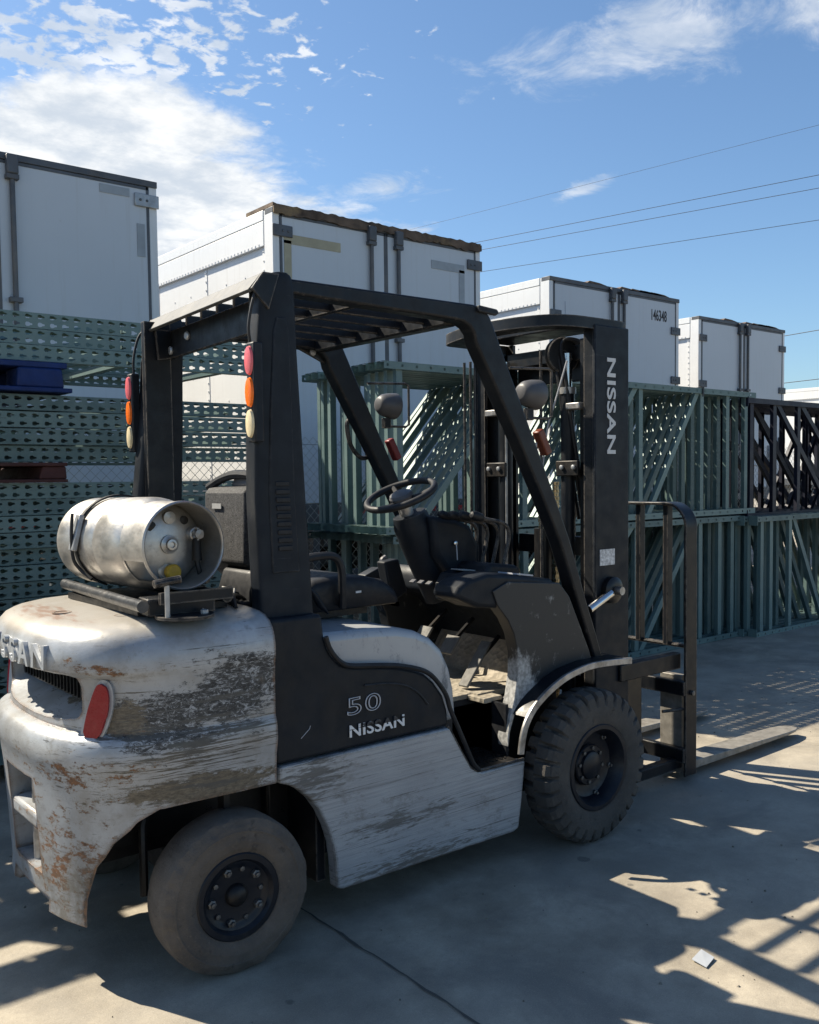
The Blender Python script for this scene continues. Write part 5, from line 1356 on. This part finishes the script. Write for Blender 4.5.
        for j in range(int(L/1.22)):
            ys = y0+.19+j*1.22; z = zf+.15
            mb.box(*sorted((sx-s*.031, sx-s*.024)), ys, ys+.05, zf+.12, ztop-.35)
            while z < ztop-.38: mb.box(*sorted((sx-s*.026, sx-s*.016)), ys+.018, ys+.032, z, z+.014); z += .09
            for q in (.4, .8):
                z = zf+.2
                while z < ztop-.4:
                    mb.box(*sorted((sx-s*.031, sx-s*.024)), ys+q, ys+q+.013, z, z+.013); z += .30
        mb.build('rivets', 'trailer_white', t, smooth=0)
    MB().box(x0+.01, x1-.01, y0+.145, y0+L, ztop-.034, ztop-.012).build('roof_skin', 'trailer_white', t)
    for (xa, xb, za, zb, mat) in tapes:
        MB().box(x0+xa, x0+xb, y0-.0105, y0-.0045, ztop-zb, ztop-za).build('tape_patch', mat, t, smooth=0)
    if number:
        lettering(number, 'number_lettering', 'number_black', t, (x0+w_*.755, y0-.006, ztop-.36), (1,0,0), (0,0,1), .215, .60, .018, .001, spacing=1.0)
    # under-run guard, chassis rails and rear axles
    for x in (x0+.45, x1-.45): MB().box(x-.04, x+.04, y0+.02, y0+.10, .55, zf-.16).build('bumper_leg', 'trailer_frame', t)
    MB().box(x0+.15, x1-.15, y0+.0, y0+.10, .45, .57).build('bumper', 'trailer_frame', t, bev=.01)
    for x in (x0+.75, x1-.75): MB().box(x-.06, x+.06, y0+.25, y0+L-.5, zf-.42, zf-.03).build('chassis_rail', 'trailer_frame', t)
    for yy in (y0+1.6, y0+2.9):
        MB().tube([(x0+.2,yy,.52),(x1-.2,yy,.52)], .07, 12).build('axle', 'trailer_frame', t)
        for xx in (x0+.05, x0+.36, x1-.31, x1-.62+.62-.62+.31-.31+.31):
            pass
        for xx in (x0+.04, x0+.36, x1-.60, x1-.28):
            MB().lathe((xx,yy,.52), (1,0,0), [(0,.27),(.0,.44),(.02,.50),(.06,.52),(.18,.52),(.22,.50),(.24,.44),(.24,.27),(.16,.22),(.14,0)], 28).build('wheel', 'trailer_tyre', t, smooth=40)
    return t
trailer(.88, 2.69, 7.86, 4.10, 'white box trailer at the far left, rising above the flat pile of perforated frames', rods=(.28,.545), hinge_z=(3.92,2.5,1.8),
        tapes=((2.18,2.44,.10,.17,'tape_grey'),(2.50,2.57,.38,.66,'tape_grey')))
trailer(4.74, 2.71, 7.87, 4.10, 'white box trailer with a torn brown roof edge, second from the left', torn=3, rods=(.425,.555), hinge_z=(3.88,3.0,2.1),
        tapes=((.12,.20,.30,.85,'tape_tan'),(.12,.78,.24,.33,'tape_tan'),(1.98,2.46,.24,.33,'tape_grey'),(2.38,2.46,.30,.85,'tape_grey')))
trailer(9.22, 2.82, 8.44, 4.10, 'white box trailer numbered 146348 on its right door, third from the left', torn=1, rods=(.44,.53), number='146348', hinge_z=(3.62,2.9,2.1), tapes=((.30,.36,.30,1.4,'trailer_door_shaded'),))
trailer(13.53, 2.68, 9.10, 4.10, 'smaller-looking white box trailer with dark rear edging, fourth from the left', torn=1, rods=(.44,.53), hinge_z=(3.75,3.0,2.1), hdr='trailer_frame')
trailer(27.7, 2.7, 12.3, 4.10, 'sunlit white trailer far off at the right edge, partly hidden by the frames', rods=(.4,.6))
MB_ = MB().box(1.02, 1.22, 7.832, 7.846, 4.035, 4.065).build('marker_light', 'red_lens', None); tag(MB_, 'small red marker light on the top edge of the leftmost trailer', 'marker light')
_t1 = [o for o in C.objects if o.name == 'box_trailer'][0]
MB_.parent = _t1; MB_.location = Vector(MB_.location)-_t1.location
for k_ in ('label', 'category'): del MB_[k_]

# ================================================================ OVERHEAD WIRES
def owire(p, q, label, r=.010, t0=-3.0, t1=4.0, sag=.0):
    p = Vector(p); q = Vector(q); d = q-p; P = []
    for i in range(41):
        t = t0+(t1-t0)*i/40; v_ = p+d*t; P.append((v_.x, v_.y, v_.z+sag*((t-.5)**2-.25)))
    o = MB().tube(P, r, 6).build('overhead_wire', 'wire', org=None, smooth=60); tag(o, label, 'wire', 'overhead wires crossing the sky at the right')
owire((24.05,25.42,9.0),(27.39,14.32,9.0), 'thin dark overhead wire crossing the sky, lowest of the three above the trailers', .008)
owire((23.50,24.82,9.6),(26.30,13.77,9.6), 'thin dark overhead wire crossing the sky, lower of the close pair', .008)
owire((23.10,24.40,9.75),(25.72,13.45,9.78), 'thin dark overhead wire crossing the sky, upper of the close pair', .008)
owire((25.84,29.67,12.0),(28.0,14.68,12.0), 'faint thin overhead wire, highest of all in the sky', .005)
owire((35.63,19.78,7.0),(35.35,18.44,7.0), 'short stretch of overhead wire at the right edge, above the far trailer', .014, -40, 12)
owire((34.46,19.31,5.0),(34.14,17.78,5.0), 'short stretch of overhead wire at the right edge, just over the far trailer roof', .014, -30, 12)

# a few flakes and leaves of litter, each a thing of its own
# grit and small stones on the concrete
gr_ = random.Random(4); mb = MB()
for i in range(520):
    while True:
        x, y = gr_.uniform(.3, 6.5), gr_.uniform(.6, 4.4)
        if gr_.random() < .9: break
    r = gr_.choice([.002,.002,.003,.003,.004,.006]); n_ = 5
    P0 = [(x+r*math.cos(t)*gr_.uniform(.6,1.2), y+r*math.sin(t)*gr_.uniform(.6,1.2), .0) for t in [2*math.pi*k/n_ for k in range(n_)]]
    P1 = [(x+(p[0]-x)*.6, y+(p[1]-y)*.6, r*gr_.uniform(.6,1.1)) for p in P0]
    mb.loft([P0, P1])
tag(mb.build('grit', 'timber' if False else 'grit', smooth=0), 'fine grit and tiny stones scattered over the concrete', 'grit', kind='stuff')
# ================================================================ LITTER
pp = MB().add([(2.435,1.60,.006),(2.50,1.615,.009),(2.505,1.665,.014),(2.44,1.655,.008),(2.435,1.60,.004),(2.50,1.615,.007),(2.505,1.665,.012),(2.44,1.655,.006)],[(0,1,2,3),(7,6,5,4),(0,4,5,1),(1,5,6,2),(2,6,7,3),(3,7,4,0)]).build('paper_scrap', 'paper')
tag(pp, 'small pale scrap of paper lying on the sunlit concrete at the lower right', 'paper scrap')
